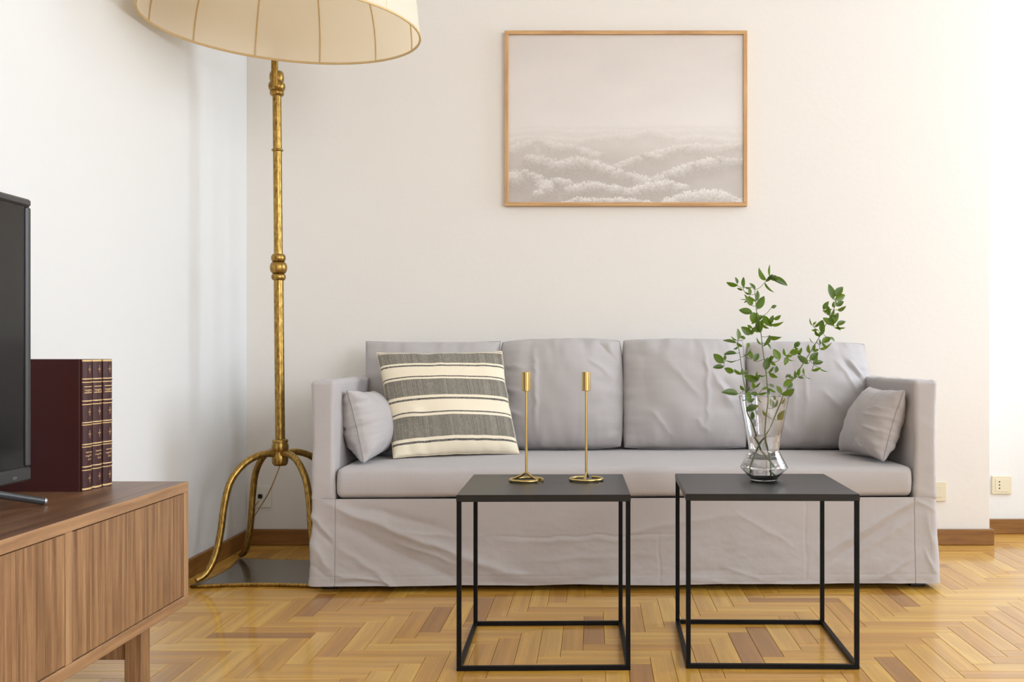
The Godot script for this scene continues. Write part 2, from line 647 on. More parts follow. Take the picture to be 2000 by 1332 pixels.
# herringbone parquet, its blocks square to the walls
func build_floor() -> void:
	var o := Node3D.new()
	o.name = "floor"
	o.set_meta("kind", "structure")
	o.set_meta("label", "varnished oak herringbone parquet floor")
	add_child(o)
	part("subfloor", box(Vector3(LEFT - 0.15, -0.12, -ALCOVE - 0.23), Vector3(RIGHT + 0.15, -0.012, -REAR + 0.15)), M.subfloor, o)
	var wide := 0.0605
	var reach := 5
	var gap := 0.0005
	var long := wide * reach
	var rng := RandomNumberGenerator.new()
	rng.seed = 78
	var off := Vector2(-0.091, 2.755)
	var list := []
	for gy in range(-122, 36):
		for gx in range(-26, 60):
			var k := posmod(gx - gy, 2 * reach)
			var along := k == 0
			if not along and k != 2 * reach - 1:
				continue
			var x0 := off.x + gx * wide
			var d0 := off.y + gy * wide
			var x1 := x0 + (long if along else wide)
			var d1 := d0 + (wide if along else long)
			x0 = maxf(x0, LEFT)
			x1 = minf(x1, RIGHT)
			d0 = maxf(d0, REAR)
			d1 = minf(d1, ALCOVE if x1 > PIER - 0.001 else BACK)
			if x1 - x0 < 0.012 or d1 - d0 < 0.012:
				continue
			var tone := rng.randi() % 6
			var luck := rng.randf()
			if luck < 0.06:
				tone = 6
			elif luck > 0.9:
				tone = 7
			var c := Vector2((x0 + x1) / 2.0, (d0 + d1) / 2.0)
			var rank := 0.0
			if c.y > 2.0:
				var px := VIEW_X + c.x * FOCAL / c.y
				var py := VIEW_Y + EYE * FOCAL / c.y
				var hidden := (c.y > 3.62 and c.x > -0.93 and c.x < 1.14) or (c.x < -1.03 and c.y < 2.6)
				if px > -10 and px < 2030 and py < 1350 and not hidden:
					rank = (x1 - x0) * (d1 - d0) / pow(c.y, 3.0)
			list.append([rank, x0, x1, d0, d1, along, tone, rng.randi() % 6, rng.randf() < 0.5])
	list.sort_custom(func(a, b): return a[0] > b[0])
	var made := {}
	var rest := Shape.new()
	rest.tinted = true
	for n in list.size():
		var k: Array = list[n]
		var len_a: float = (k[2] - k[1]) if k[5] else (k[4] - k[3])
		var len_b: float = (k[4] - k[3]) if k[5] else (k[2] - k[1])
		var center := Vector3((k[1] + k[2]) / 2.0, 0, -(k[3] + k[4]) / 2.0)
		if n < 300 and k[0] > 0.0:
			var key := "%d %d %d %d" % [roundi(len_a * 2000), roundi(len_b * 2000), k[7], k[6]]
			if not made.has(key):
				var s := Shape.new()
				plank(s, Vector3.ZERO, len_a - gap * 2, len_b - gap * 2, true, k[7])
				made[key] = s.mesh(M.planks[k[6]])
			var p := MeshInstance3D.new()
			p.name = "plank"
			p.mesh = made[key]
			o.add_child(p, true)
			p.position = center
			p.rotation.y = (0.0 if k[5] else PI / 2.0) + (PI if k[8] else 0.0)
		else:
			var c: Color = M.tones[k[6]]
			rest.tint = c.srgb_to_linear()
			plank(rest, center, len_a - gap * 2, len_b - gap * 2, k[5], k[7])
	var field := part("parquet_planks", rest, M.plank_rest, o)
	field.set_meta("kind", "stuff")

func plank(s: Shape, at: Vector3, a: float, b: float, along: bool, kind: int) -> void:
	# top face with a fine eased edge and four sides; u runs along the grain
	var e := 0.0007
	var h := Vector2(a, b) / 2.0
	var q := func(x: float, y: float, z: float) -> Vector3:
		return at + (Vector3(x, y, z) if along else Vector3(z, y, -x))
	var u0 := kind * 0.17
	var v0 := kind * 0.31
	var uv := func(x: float, z: float) -> Vector2:
		return Vector2(u0 + x * 1.1, v0 + z * 2.6)
	var ring := [[-1, 1], [1, 1], [1, -1], [-1, -1]]
	var top := []
	var lip := []
	var low := []
	var tuv := []
	for k in ring:
		top.append(q.call(k[0] * (h.x - e), 0.0, k[1] * (h.y - e)))
		lip.append(q.call(k[0] * h.x, -e, k[1] * h.y))
		low.append(q.call(k[0] * h.x, -0.012, k[1] * h.y))
		tuv.append(uv.call(k[0] * h.x, k[1] * h.y))
	s.quad(top[0], top[1], top[2], top[3], tuv)
	for j in 4:
		var m := (j + 1) % 4
		s.quad(lip[j], lip[m], top[m], top[j], [tuv[j], tuv[m], tuv[m], tuv[j]])
		s.quad(low[j], low[m], lip[m], lip[j], [tuv[j], tuv[m], tuv[m], tuv[j]])

# ---------------------------------------------------------------- sofa
# own axes: x along the seat, z towards the viewer, the front of the skirt at z = 0
const SOFA_AT := Vector3(0.1125, 0, -3.535)
const SOFA_TURN := 0.0236
const SOFA_HALF := 1.0875
const ARM_IN := 1.0045
const SOFA_DEEP := 0.775

# folds of the skirt: x, y, x, y as seen in the front view, height and width in millimetres
const FOLDS := [
	[640, 982, 960, 1105, 11, 18], [650, 1015, 960, 1160, -9, 24], [690, 985, 900, 1040, -5, 14], [780, 1056, 920, 1110, 4, 9], [790, 1035, 900, 1046, 3, 7],
	[650, 1060, 740, 1115, 4, 13], [655, 1118, 790, 1142, 5, 8], [655, 1134, 760, 1137, -5, 9], [740, 1122, 785, 1158, 4, 7], [710, 1095, 790, 1150, 3, 12],
	[606, 1000, 655, 1055, 5, 9], [604, 1045, 655, 1115, 7, 14], [608, 1018, 660, 1070, -5, 11], [604, 1092, 655, 1128, -3, 9],
	[880, 1085, 1040, 1130, 6, 16], [960, 1118, 1050, 1119, 2.5, 6], [950, 1047, 1330, 1044, -2.5, 3], [980, 1055, 1330, 1052, 2.0, 8], [1040, 1095, 1300, 1078, 2.5, 11],
	[920, 1132, 1150, 1145, -5, 15], [1080, 1145, 1260, 1112, -4, 15], [980, 1152, 1120, 1154, 3, 8], [1288, 1040, 1290, 1165, -1.5, 4],
	[1220, 1042, 1350, 1018, 3.5, 13], [1330, 1020, 1460, 1003, 2.5, 11], [1440, 1000, 1560, 1075, 2.2, 9], [1330, 1115, 1450, 1112, -4, 14], [1410, 1108, 1490, 1132, 3, 8], [1380, 1130, 1430, 1142, 2.5, 7],
	[1576, 960, 1574, 1170, -1.6, 4], [1800, 972, 1590, 1096, 9, 16], [1800, 1010, 1600, 1118, 5, 13], [1785, 994, 1610, 1110, -6, 14], [1725, 1130, 1800, 1080, 5, 9], [1700, 1132, 1755, 1118, 3, 10],
	[1750, 1145, 1795, 1124, 3, 8], [1795, 980, 1835, 1005, 3, 8], [1808, 1075, 1832, 1130, 4, 7], [1812, 1000, 1830, 1095, 3, 9], [1310, 1140, 1600, 1136, -2.0, 6], [1570, 1139, 1820, 1135, -2.0, 6]]

func build_sofa() -> void:
	var o := thing("sofa", "grey cotton slip-covered sofa against the warm white wall", "sofa", SOFA_AT, SOFA_TURN)
	var nz := noise(51, 1.0, 3)
	# skirt: front and both sides in one sweep
	var col := []   # x, z, normal x, normal z, on the front
	var r := 0.02
	for z in steps(-SOFA_DEEP, -r, 60):
		col.append([-SOFA_HALF, z, -1.0, 0.0])
	for k in range(1, 6):
		var g := PI / 2.0 * k / 6.0
		col.append([-SOFA_HALF + r - r * cos(g), -r + r * sin(g), -cos(g), sin(g)])
	for x in steps(-SOFA_HALF + r, SOFA_HALF - r, 620, [-ARM_IN, ARM_IN]):
		col.append([x, 0.0, 0.0, 1.0])
	for k in range(1, 6):
		var g := PI / 2.0 * k / 6.0
		col.append([SOFA_HALF - r + r * sin(g), -r + r * cos(g), sin(g), cos(g)])
	for z in steps(r, SOFA_DEEP, 60):
		col.append([SOFA_HALF, -z, 1.0, 0.0])
	var folds := []
	for k in FOLDS:
		folds.append([skirt_xy(k[0], k[1]), skirt_xy(k[2], k[3]), k[4] * 0.001, k[5] * 0.001])
	var rows := 84
	var y0 := 0.02
	var y1 := 0.318
	var p := PackedVector3Array()
	var back := PackedVector3Array()
	for j in rows + 1:
		var v := float(j) / rows
		for k in col:
			var x: float = k[0]
			var z: float = k[1]
			var front: float = k[3]
			var y := lerpf(y0 + 0.004 * nz.get_noise_2d(x * 1.6, z * 2.0), y1, v)
			var out := 0.013 * pow(1.0 - v, 1.3)
			out += (0.004 * nz.get_noise_3d(x * 3.0, y * 7.0, z * 3.0) + 0.0018 * nz.get_noise_3d(x * 11.0, y * 15.0, z * 11.0 + 30.0)) * (1.0 - v * v)
			if front > 0.4:
				var here := Vector2(x, y) + 0.009 * Vector2(nz.get_noise_2d(x * 6.0, y * 6.0 + 20.0), nz.get_noise_2d(x * 6.0 + 40.0, y * 6.0))
				for f in folds:
					var lo: float = minf(f[0].x, f[1].x) - 3.0 * f[3]
					var hi: float = maxf(f[0].x, f[1].x) + 3.0 * f[3]
					if x < lo or x > hi:
						continue
					out += f[2] * ridge(here, f[0], f[1], f[3])
				for seam in [-ARM_IN, ARM_IN]:
					out -= 0.0035 * exp(-pow((x - seam) / 0.0018, 2.0))
				out -= 0.002 * exp(-pow((y - 0.052) / 0.002, 2.0)) * (0.5 + 0.5 * nz.get_noise_2d(x * 4.0, 5.0))
			else:
				out += 0.007 * nz.get_noise_2d(z * 14.0, y * 2.0 + x) * (1.0 - v)
				if x < 0.0:   # the lamp's foot presses into this side
					out -= 0.078 * smoothstep(-0.005, -0.03, z) * (1.0 - 0.75 * v) 
			p.append(Vector3(x + k[2] * out, y, z + k[3] * out))
			back.append(Vector3(x + k[2] * (out - 0.003), y, z + k[3] * (out - 0.003)))
	var s := Shape.new()
	s.grid(p, col.size() - 1, rows)
	s.grid(back, col.size() - 1, rows, false, false, true)
	var hem := PackedVector3Array()
	for k in col.size():
		hem.append(back[k])
	for k in col.size():
		hem.append(p[k])
	s.grid(hem, col.size() - 1, 1)
	part("skirt", s, M.cloth, o)
	# hidden base under the seat
	part("base", box(Vector3(-0.985, 0.06, -SOFA_DEEP), Vector3(1.05, 0.30, -0.03), 0.01), M.seam, o)
	# arms
	for sg in [-1.0, 1.0]:
		s = Shape.new()
		var lo := Vector3(minf(sg * ARM_IN, sg * SOFA_HALF), 0.305, -SOFA_DEEP)
		var hi := Vector3(maxf(sg * ARM_IN, sg * SOFA_HALF), 0.727, 0.002)
		soft_box(s, lo, hi, 0.017, 0.014, func(q: Vector3, nn: Vector3) -> float:
			var side := absf(nn.x)
			var wv := 0.004 * nz.get_noise_3d(q.x * 4.0, q.y * 5.0, q.z * 5.0 + sg * 9.0) + 0.0016 * nz.get_noise_3d(q.x * 14.0 + 5.0, q.y * 15.0, q.z * 13.0)
			wv += side * 0.004 * sin(q.y * 9.0)
			wv += 0.003 * nz.get_noise_2d(q.y * 26.0 + q.x * 9.0, 3.0 * sg) * smoothstep(0.42, 0.33, q.y)
			return wv)
		part("armrest", s, M.cloth, o)
	# back panel
	s = Shape.new()
	soft_box(s, Vector3(-ARM_IN, 0.30, -SOFA_DEEP), Vector3(ARM_IN, 0.735, -SOFA_DEEP + 0.075), 0.02, 0.03, func(q: Vector3, _nn: Vector3) -> float: return 0.003 * nz.get_noise_3d(q.x * 4.0, q.y * 5.0, 3.0))
	part("back_panel", s, M.cloth, o)
	# seat mattress
	s = Shape.new()
	soft_box(s, Vector3(-ARM_IN + 0.004, 0.3185, -0.72), Vector3(ARM_IN - 0.004, 0.424, -0.004), 0.022, 0.013, func(q: Vector3, nn: Vector3) -> float:
		var wv := 0.0022 * nz.get_noise_3d(q.x * 3.0, q.y * 6.0, q.z * 4.0) + 0.0009 * nz.get_noise_3d(q.x * 12.0, q.y * 18.0 + 8.0, q.z * 12.0)
		if nn.y > 0.0:
			wv += nn.y * (0.010 * (1.0 - pow(absf(q.x) / ARM_IN, 6.0)) * sin(clampf(-q.z / 0.72, 0.0, 1.0) * PI))
		if nn.z > 0.0:
			wv += nn.z * 0.008 * sin(clampf((q.y - 0.3185) / 0.105, 0.0, 1.0) * PI)
		return wv)
	part("seat_cushion", s, M.cloth, o)
	# four loose-looking back cushions; corners in own axes
	var edges := [[-1.031, -0.482], [-0.482, 0.018], [0.022, 0.522], [0.53, 1.03]]
	var high := [0.868, 0.872, 0.875, 0.866]
	var crease := [[], [[-0.42, 0.75, -0.4, -0.75, 0.008, 0.035], [0.45, 0.55, 0.9, 0.2, 0.007, 0.06], [0.9, 0.2, 0.5, -0.3, 0.006, 0.06], [-0.95, 0.5, -0.55, 0.42, 0.008, 0.05], [-0.95, 0.1, -0.6, -0.05, 0.008, 0.05], [-0.95, -0.3, -0.6, -0.5, 0.007, 0.05], [0.6, 0.9, 0.92, 0.55, -0.006, 0.05]],
		[[0.3, 0.8, 0.34, -0.8, 0.007, 0.03], [-0.3, 0.5, 0.25, -0.2, 0.004, 0.07], [0.4, 0.3, 0.85, -0.5, 0.012, 0.07], [0.55, 0.2, 0.95, -0.2, -0.009, 0.08], [0.1, -0.5, 0.4, -0.75, 0.006, 0.05], [-0.6, -0.4, -0.2, -0.85, 0.006, 0.06], [-0.7, 0.6, -0.6, -0.5, -0.004, 0.1]],
		[[0.35, 0.6, 0.8, -0.1, 0.008, 0.05], [0.5, 0.62, 0.88, 0.1, -0.007, 0.04], [0.62, 0.6, 0.9, 0.2, 0.008, 0.035], [-0.15, 0.3, -0.12, -0.85, 0.006, 0.03], [-0.35, 0.1, -0.32, -0.8, 0.005, 0.035], [-0.9, -0.2, -0.35, -0.85, 0.009, 0.07], [-0.85, 0.3, -0.5, -0.3, -0.007, 0.07], [0.1, 0.0, 0.5, -0.4, 0.005, 0.06]]]
	for k in 4:
		var a: float = edges[k][0]
		var b: float = edges[k][1]
		var zt := -0.675
		var zb := -0.594
		var c := cushion([Vector3(a, high[k], zt), Vector3(b, high[k] + [0.0, 0.006, 0.0, -0.004][k], zt), Vector3(b, 0.436, zb), Vector3(a, 0.436, zb)], 0.25, 0.43, [0.02, -0.02, -0.015, -0.01][k], 0.013, 300 + k, 96, crease[k], [0.0, 0.08, 0.04, 0.05][k])
		var q := part("back_cushion", cushion_shape(c), M.cloth, o)
		var pipe := Shape.new()
		var ring: Array = c[1]
		pipe.tube(ring, 0.0022, 6, true)
		part("piping", pipe, M.seam, q)
	for x in [-1.03, 1.03]:
		for z in [-0.06, -0.7]:
			part("foot", box(Vector3(x - 0.028, 0, z - 0.028), Vector3(x + 0.028, 0.06, z + 0.028), 0.003), M.black_plastic, o)

func skirt_xy(px: float, py: float) -> Vector2:
	return Vector2((px - VIEW_X) / 563.5 - SOFA_AT.x, EYE - (py - VIEW_Y) / 563.5)

func sofa_point(x: float, y: float, z: float) -> Vector3:
	return SOFA_AT + Vector3(x, y, z).rotated(Vector3.UP, SOFA_TURN)

func build_cushions() -> void:
	# striped square cushion leaning on the back cushions
	var c := cushion([Vector3(-0.845, 0.822, -3.965), Vector3(-0.362, 0.828, -4.01), Vector3(-0.286, 0.4375, -3.895), Vector3(-0.738, 0.4345, -3.755)], 0.15, 0.42, 0.035, 0.007, 411, 96,
		[[0.0, 0.98, 0.03, 0.75, 0.004, 0.03], [-0.95, -0.35, -0.45, -0.22, 0.012, 0.09], [-0.95, -0.5, -0.5, -0.38, -0.008, 0.07], [0.75, 0.95, 0.95, 0.82, -0.006, 0.06]])
	var s := cushion_shape(c)
	var m := plain(Color.WHITE, 0.95)
	m.albedo_texture = stripes()
	m.rim_enabled = true
	m.rim = 0.2
	var o := thing("striped_cushion", "square cushion with charcoal and cream stripes leaning on the sofa back", "cushion")
	settle(o, part("cover", s, m, o), c)
	var pipe := Shape.new()
	pipe.tube(c[1], 0.002, 6, true)
	settle(o, part("piping", pipe, plain(Color(0.86, 0.80, 0.69), 0.95), o), c)
	# small cushions of the sofa's cloth, one at each armrest
	var sets := [
		[[Vector3(-0.875, 0.672, -4.03), Vector3(-0.872, 0.688, -3.605), Vector3(-0.812, 0.434, -3.60), Vector3(-0.795, 0.436, -4.02)], "small grey cushion beside the striped cushion and armrest", 0.18],
		[[Vector3(1.090, 0.690, -3.585), Vector3(1.072, 0.690, -3.955), Vector3(0.962, 0.436, -3.985), Vector3(1.03, 0.436, -3.63)], "small grey cushion against the armrest nearest the alcove", 0.165]]
	for k in 2:
		var q: Array = sets[k][0]
		# seen from the face: the sitter's side
		var corners := [q[0], q[1], q[2], q[3]]
		if k == 1:
			corners = [q[1], q[0], q[3], q[2]]
		c = cushion(corners, sets[k][2], 0.42, 0.08, 0.008, 520 + k, 80, [[0.95, 0.05, 0.45, 0.02, -0.011, 0.05], [0.9, 0.6, 0.3, 0.35, 0.005, 0.07], [0.9, -0.6, 0.5, -0.4, 0.006, 0.06]] if k == 0 else [[0.9, 0.1, 0.4, 0.15, 0.005, 0.04], [0.9, 0.4, 0.45, 0.3, 0.005, 0.05], [0.92, -0.3, 0.5, -0.2, 0.006, 0.04], [0.5, -0.92, 0.3, -0.6, 0.007, 0.06]])
		o = thing("small_cushion", sets[k][1], "cushion", Vector3.ZERO, 0.0, "small grey cushions at the armrests")
		settle(o, part("cover", cushion_shape(c), M.cloth, o), c)
		pipe = Shape.new()
		pipe.tube(c[1], 0.0022, 6, true)
		settle(o, part("piping", pipe, M.seam, o), c)

# puts a thing's base under its own middle
func settle(o: Node3D, p: MeshInstance3D, c: Array) -> void:
	if o.position == Vector3.ZERO:
		var lo := Vector3.ONE * 99.0
		var hi := -lo
		for q in c[1]:
			lo = lo.min(q)
			hi = hi.max(q)
		o.position = Vector3((lo.x + hi.x) / 2.0, lo.y, (lo.z + hi.z) / 2.0)
	p.position = -o.position

func stripes() -> ImageTexture:
	var w := 512
	var im := Image.create(w, w, false, Image.FORMAT_RGB8)
	var cream := Color(0.93, 0.885, 0.79)
	var dark := Color(0.24, 0.235, 0.225)
	# from, to, kind: 1 dark line, 2 woven grey band
	var bands := [[0.014, 0.021, 1], [0.031, 0.153, 2], [0.174, 0.19, 1], [0.293, 0.305, 1], [0.325, 0.488, 2], [0.512, 0.53, 1], [0.643, 0.656, 1], [0.679, 0.867, 2], [0.893, 0.911, 1]]
	var rng := RandomNumberGenerator.new()
	rng.seed = 9
	var slub := []
	for x in w:
		slub.append(rng.randf_range(-1, 1))
	for y in w:
		var f := float(y) / w
		var kind := 0
		for b in bands:
			if f >= b[0] and f < b[1]:
				kind = b[2]
		for x in w:
			var c := cream
			if kind == 1:
				c = dark if rng.randf() < 0.82 else cream
			elif kind == 2:
				var k: float = 0.38 + 0.26 * rng.randf_range(-1, 1) + 0.14 * slub[x] + (0.12 if (x / 2 + y / 2) % 2 == 0 else -0.12)
				c = dark.lerp(cream, clampf(k, 0.0, 1.0))
			else:
				c = cream * (1.0 + 0.02 * rng.randf_range(-1, 1))
			im.set_pixel(x, y, c)
	return ImageTexture.create_from_image(im)

# ---------------------------------------------------------------- sideboard
func build_sideboard() -> void:
	var front := -1.015
	var far := 2.55
	var deep := 0.4
	var th := 0.025
	var door := 0.54
	var long := 3 * door + 4 * th
	var lo := 0.193
	var o := thing("sideboard", "low walnut television bench with flush doors beside the white wall", "sideboard", Vector3(front - deep / 2.0, 0, -far + long / 2.0))
	var hx := deep / 2.0
	var hz := long / 2.0
	part("top_panel", box(Vector3(-hx, 0.5 - th, -hz), Vector3(hx, 0.5, hz), 0.0012), M.walnut_top, o)
	# the front edge is lipped in lighter veneer
	part("edge_strip", box(Vector3(hx, 0.5 - th, -hz), Vector3(hx + 0.0015, 0.5, hz), 0.0005), M.walnut_along, o)
	part("bottom_panel", box(Vector3(-hx, lo, -hz), Vector3(hx + 0.0015, lo + th, hz), 0.0012), M.walnut_along, o)
	for k in 2:
		var z: float = [-hz, hz - th][k]
		part("side_panel", box(Vector3(-hx, lo + th, z), Vector3(hx + 0.0015, 0.5 - th, z + th), 0.0012), M.walnut_edge, o)
	part("back_panel", box(Vector3(-hx, lo + th, -hz + th), Vector3(-hx + 0.01, 0.5 - th, hz - th), 0.001), M.walnut_top, o)
	for k in 2:
		var z := -hz + th + (k + 1) * door + k * th
		part("divider", box(Vector3(-hx + 0.01, lo + th, z), Vector3(hx + 0.0005, 0.5 - th, z + th), 0.001), M.walnut_edge, o)
	for k in 3:
		var z := -hz + th + k * (door + th)
		var g := 0.0026
		var half := door / 2.0
		var y0 := lo + th + g
		var y1 := 0.5 - th - g
		var mm: StandardMaterial3D = M.walnut_up.duplicate()
		mm.uv1_offset = Vector3(0.3 * k, 0, 0.37 * k + 0.1)
		var d := MeshInstance3D.new()
		d.name = "door"
		o.add_child(d, true)
		# two veneer leaves meet at the middle of each door
		d.mesh = box(Vector3(hx - 0.018, y0, z + g), Vector3(hx - 0.0006, y1, z + half - 0.0003), 0.0006).mesh(mm)
		var m2: StandardMaterial3D = M.walnut_up.duplicate()
		m2.uv1_offset = Vector3(0, 0, 0.37 * k + 0.62)
		part("veneer_panel", box(Vector3(hx - 0.018, y0, z + half + 0.0003), Vector3(hx - 0.0006, y1, z + door - g), 0.0006), m2, d)
	for z in [-hz + 0.16, hz - 0.16 - 0.045]:
		for x in [hx - 0.065, -hx + 0.025]:
			part("leg", box(Vector3(x, 0, z), Vector3(x + 0.04, lo, z + 0.045), 0.002), M.walnut_up, o)
		part("rail", box(Vector3(-hx + 0.065, 0.1125, z + 0.008), Vector3(hx - 0.065, lo, z + 0.038), 0.002), M.walnut_up, o)

# ---------------------------------------------------------------- floor lamp
func build_lamp() -> void:
	var cd := 3.79
	var base := Vector3(-1.166, 0, -cd)
	var o := thing("floor_lamp", "tall antique brass floor lamp with a cream pleated shade in the corner", "lamp", base)
	var k := FOCAL / cd
	var h := func(py: float) -> float: return EYE + (VIEW_Y - py) / k
	# base plate with hollowed sides
	var rim := []
	var reach := 0.235
	for side in 4:
		for j in 12:
			var f := j / 12.0
			var a := Vector2(-reach, reach).lerp(Vector2(reach, reach), f)
			a.y -= 0.032 * sin(f * PI)
			a = a.rotated(-side * PI / 2.0)
			rim.append(a)
	var s := Shape.new()
	var m := rim.size()
	for j in m:
		var a: Vector2 = rim[j]
		var b: Vector2 = rim[(j + 1) % m]
		var at := Vector3(a.x, 0.012, a.y)
		var bt := Vector3(b.x, 0.012, b.y)
		s.tri(Vector3(0, 0.012, 0), at, bt)
		s.tri(Vector3(0, 0.001, 0), bt - Vector3(0, 0.011, 0), at - Vector3(0, 0.011, 0))
		s.quad(at - Vector3(0, 0.011, 0), bt - Vector3(0, 0.011, 0), bt, at)
	part("base_plate", s, M.plate, o)
	var edge := []
	for j in m + 1:
		var a: Vector2 = rim[j % m] * 1.004
		edge.append(Vector3(a.x, 0.0075, a.y))
	s = Shape.new()
	s.tube(edge, 0.0065, 8, true)
	part("base_rim", s, M.brass, o)
	# four bowed legs
	var bow := [Vector2(0.012, 0.447), Vector2(0.05, 0.449), Vector2(0.095, 0.424), Vector2(0.134, 0.365), Vector2(0.152, 0.282), Vector2(0.162, 0.182), Vector2(0.177, 0.098), Vector2(0.2, 0.044), Vector2(0.225, 0.026)]
	for sx in [-1.0, 1.0]:
		for sz in [-1.0, 1.0]:
			var path := []
			for q in spline(bow, 5):
				path.append(Vector3(sx * q.x, q.y, sz * q.x))
			var rr := []
			for j in path.size():
				rr.append(lerpf(0.0125, 0.010, smoothstep(0.75, 1.0, float(j) / path.size())))
			s = Shape.new()
			s.tube(path, rr, 14)
			part("leg", s, M.brass, o)
	# hub and collar
	s = Shape.new()
	s.lathe([[0.0, h.call(909)], [0.022, h.call(909)], [0.028, h.call(905)], [0.030, h.call(897)], [0.029, h.call(888)], [0.024, h.call(884)], [0.026, h.call(880)], [0.0305, h.call(877)], [0.0305, h.call(869)], [0.026, h.call(866)], [0.0285, h.call(864)], [0.0285, h.call(859)], [0.02, h.call(857)], [0.0, h.call(857)]], 28)
	part("hub", s, M.brass, o)
	# pole, leaning by a hair, then an arm that carries the shade forward
	var lean := func(y: float) -> float: return -0.0095 * (y - 0.5)
	var pole := []
	var rad := []
	for y in [0.49, 0.7, 0.9, 1.08]:
		pole.append(Vector3(lean.call(y), y, 0))
		rad.append(0.0178)
	for y in [1.2, 1.4, 1.6, 1.75, 1.86]:
		pole.append(Vector3(lean.call(y), y, 0))
		rad.append(0.0160)
	s = Shape.new()
	s.tube(pole, rad, 18)
	part("pole", s, M.brass, o)
	var bead := func(s2: Shape, py: float, half: float, r: float) -> void:
		var y: float = h.call(py)
		var prof := []
		var hh := half / k
		for j in 9:
			var g := -PI / 2.0 + PI * j / 8.0
			prof.append([0.014 + (r - 0.014) * pow(cos(g), 0.7) if j > 0 and j < 8 else 0.012, y + hh * sin(g)])
		s2.lathe(prof, 24, Vector3(lean.call(y), 0, 0))
	for q in [[504, 8, 0.0265], [523, 12, 0.0315], [541, 7, 0.0265], [293.5, 2.5, 0.0215]]:
		s = Shape.new()
		bead.call(s, q[0], q[1], q[2])
		part("knob", s, M.brass, o)
	for q in [[151, 12, 0.0265], [169, 10, 0.031], [182, 6, 0.026]]:
		s = Shape.new()
		bead.call(s, q[0], q[1], q[2])
		part("finial", s, M.brass, o)
	s = Shape.new()
	var rod := [Vector3(lean.call(1.8), h.call(172), 0.026), Vector3(lean.call(1.8), h.call(168), 0.026), Vector3(lean.call(1.85), h.call(140), 0.0255), Vector3(lean.call(1.9), 1.95, 0.02), Vector3(lean.call(2.0), 2.2, 0.0), Vector3(0.01, 2.37, 0.03), Vector3(0.06, 2.42, 0.16), Vector3(0.13, 2.42, 0.36), Vector3(0.152, 2.38, 0.445), Vector3(0.155, 2.26, 0.468)]
	s.tube(spline(rod, 6), 0.0125, 12)
	part("arm", s, M.brass, o)
	# shade: twelve silk panels on a bowed wire frame; its rim hangs askew
	var mid := Vector3(-1.011, 1.883, -3.32) - base
	var tilt := Basis(Vector3(0, 0, 1), -0.0401) * Basis(Vector3(1, 0, 0), 0.013)
	var R := 0.4397
	var shade := Node3D.new()
	shade.name = "shade"
	o.add_child(shade, true)
	shade.position = mid
	shade.basis = tilt
	var prof := [Vector2(R, 0.0), Vector2(R * 0.992, 0.05), Vector2(R * 0.965, 0.12), Vector2(R * 0.9, 0.20), Vector2(R * 0.78, 0.285), Vector2(R * 0.6, 0.345), Vector2(R * 0.42, 0.375)]
	prof = spline(prof, 5)
	var turn := deg_to_rad(0.0)
	for j in 12:
		var p := PackedVector3Array()
		var pin := PackedVector3Array()
		for q in prof:
			for a in 9:
				# angle from the far side; the silk sags a little between the wires
				var g := turn + (j + a / 8.0) * TAU / 12.0
				var sag: float = 1.0 - 0.012 * sin(a / 8.0 * PI) * clampf(q.y / 0.05, 0.0, 1.0)
				p.append(Vector3(sin(g) * q.x * sag, q.y, -cos(g) * q.x * sag))
				pin.append(Vector3(sin(g) * (q.x - 0.0012) * sag, q.y, -cos(g) * (q.x - 0.0012) * sag))
		s = Shape.new()
		s.grid(p, 8, prof.size() - 1, false, false, true)
		part("shade_panel", s, M.silk, shade)
		var wire := []
		var g := turn + j * TAU / 12.0
		for q in prof:
			wire.append(Vector3(sin(g) * (q.x - 0.002), q.y, -cos(g) * (q.x - 0.002)))
		s = Shape.new()
		s.tube(wire, 0.0024, 6)
		part("rib", s, M.braid, shade)
	for q in [[R, 0.0, 0.0042], [R * 0.42, 0.375, 0.005]]:
		var ring := []
		for a in 73:
			var g := TAU * a / 72.0
			ring.append(Vector3(sin(g) * q[0], q[1], -cos(g) * q[0]))
		s = Shape.new()
		s.tube(ring, q[2], 8, true)
		part("shade_rim", s, M.braid, shade)
	# flex from the hub to the wall
	s = Shape.new()
	var flex := [Vector3(0, h.call(908), 0)]
	for q in [[537, 935, 3.83], [525, 962, 3.92], [508, 990, 4.05], [492, 1016, 4.18], [482, 1036, 4.29]]:
		flex.append(seen_at(q[0], q[1], q[2]) - base)
	flex.append(Vector3(-1.46, 0.10, -4.33) - base)
	flex.append(Vector3(-1.455, 0.15, -4.345) - base)
	flex.append(Vector3(-1.43, 0.19, -4.35) - base)
	s.tube(spline(flex, 6), 0.0022, 7)
	part("flex", s, M.cord, o)

# ---------------------------------------------------------------- side tables
func build_tables() -> void:
	var rows := [
		[Vector3(-0.134, 0, -2.858), 0.0185, "black steel cube side table holding the two candlesticks"],
		[Vector3(0.4683, 0, -2.8725), -0.018, "black steel cube side table holding the glass vase"]]
	for k in rows:
		var o := thing("side_table", k[2], "table", k[0], k[1], "black cube side tables")
		var a := 0.2255
		var b := 0.012
		var hi := 0.4545
		part("table_top", box(Vector3(-a, hi - 0.018, -a), Vector3(a, hi, a), 0.0015), M.black_top, o)
		for x in [-a + 0.001, a - b - 0.001]:
			for z in [-a + 0.001, a - b - 0.001]:
				part("leg", box(Vector3(x, 0.012, z), Vector3(x + b, hi - 0.018, z + b), 0.0008), M.black_steel, o)
		for q in [-a + 0.001, a - b - 0.001]:
			part("rail", box(Vector3(-a + 0.001, 0, q), Vector3(a - 0.001, b, q + b), 0.0008), M.black_steel, o)
			part("rail", box(Vector3(q, 0, -a + b + 0.001), Vector3(q + b, b, a - b - 0.001), 0.0008), M.black_steel, o)

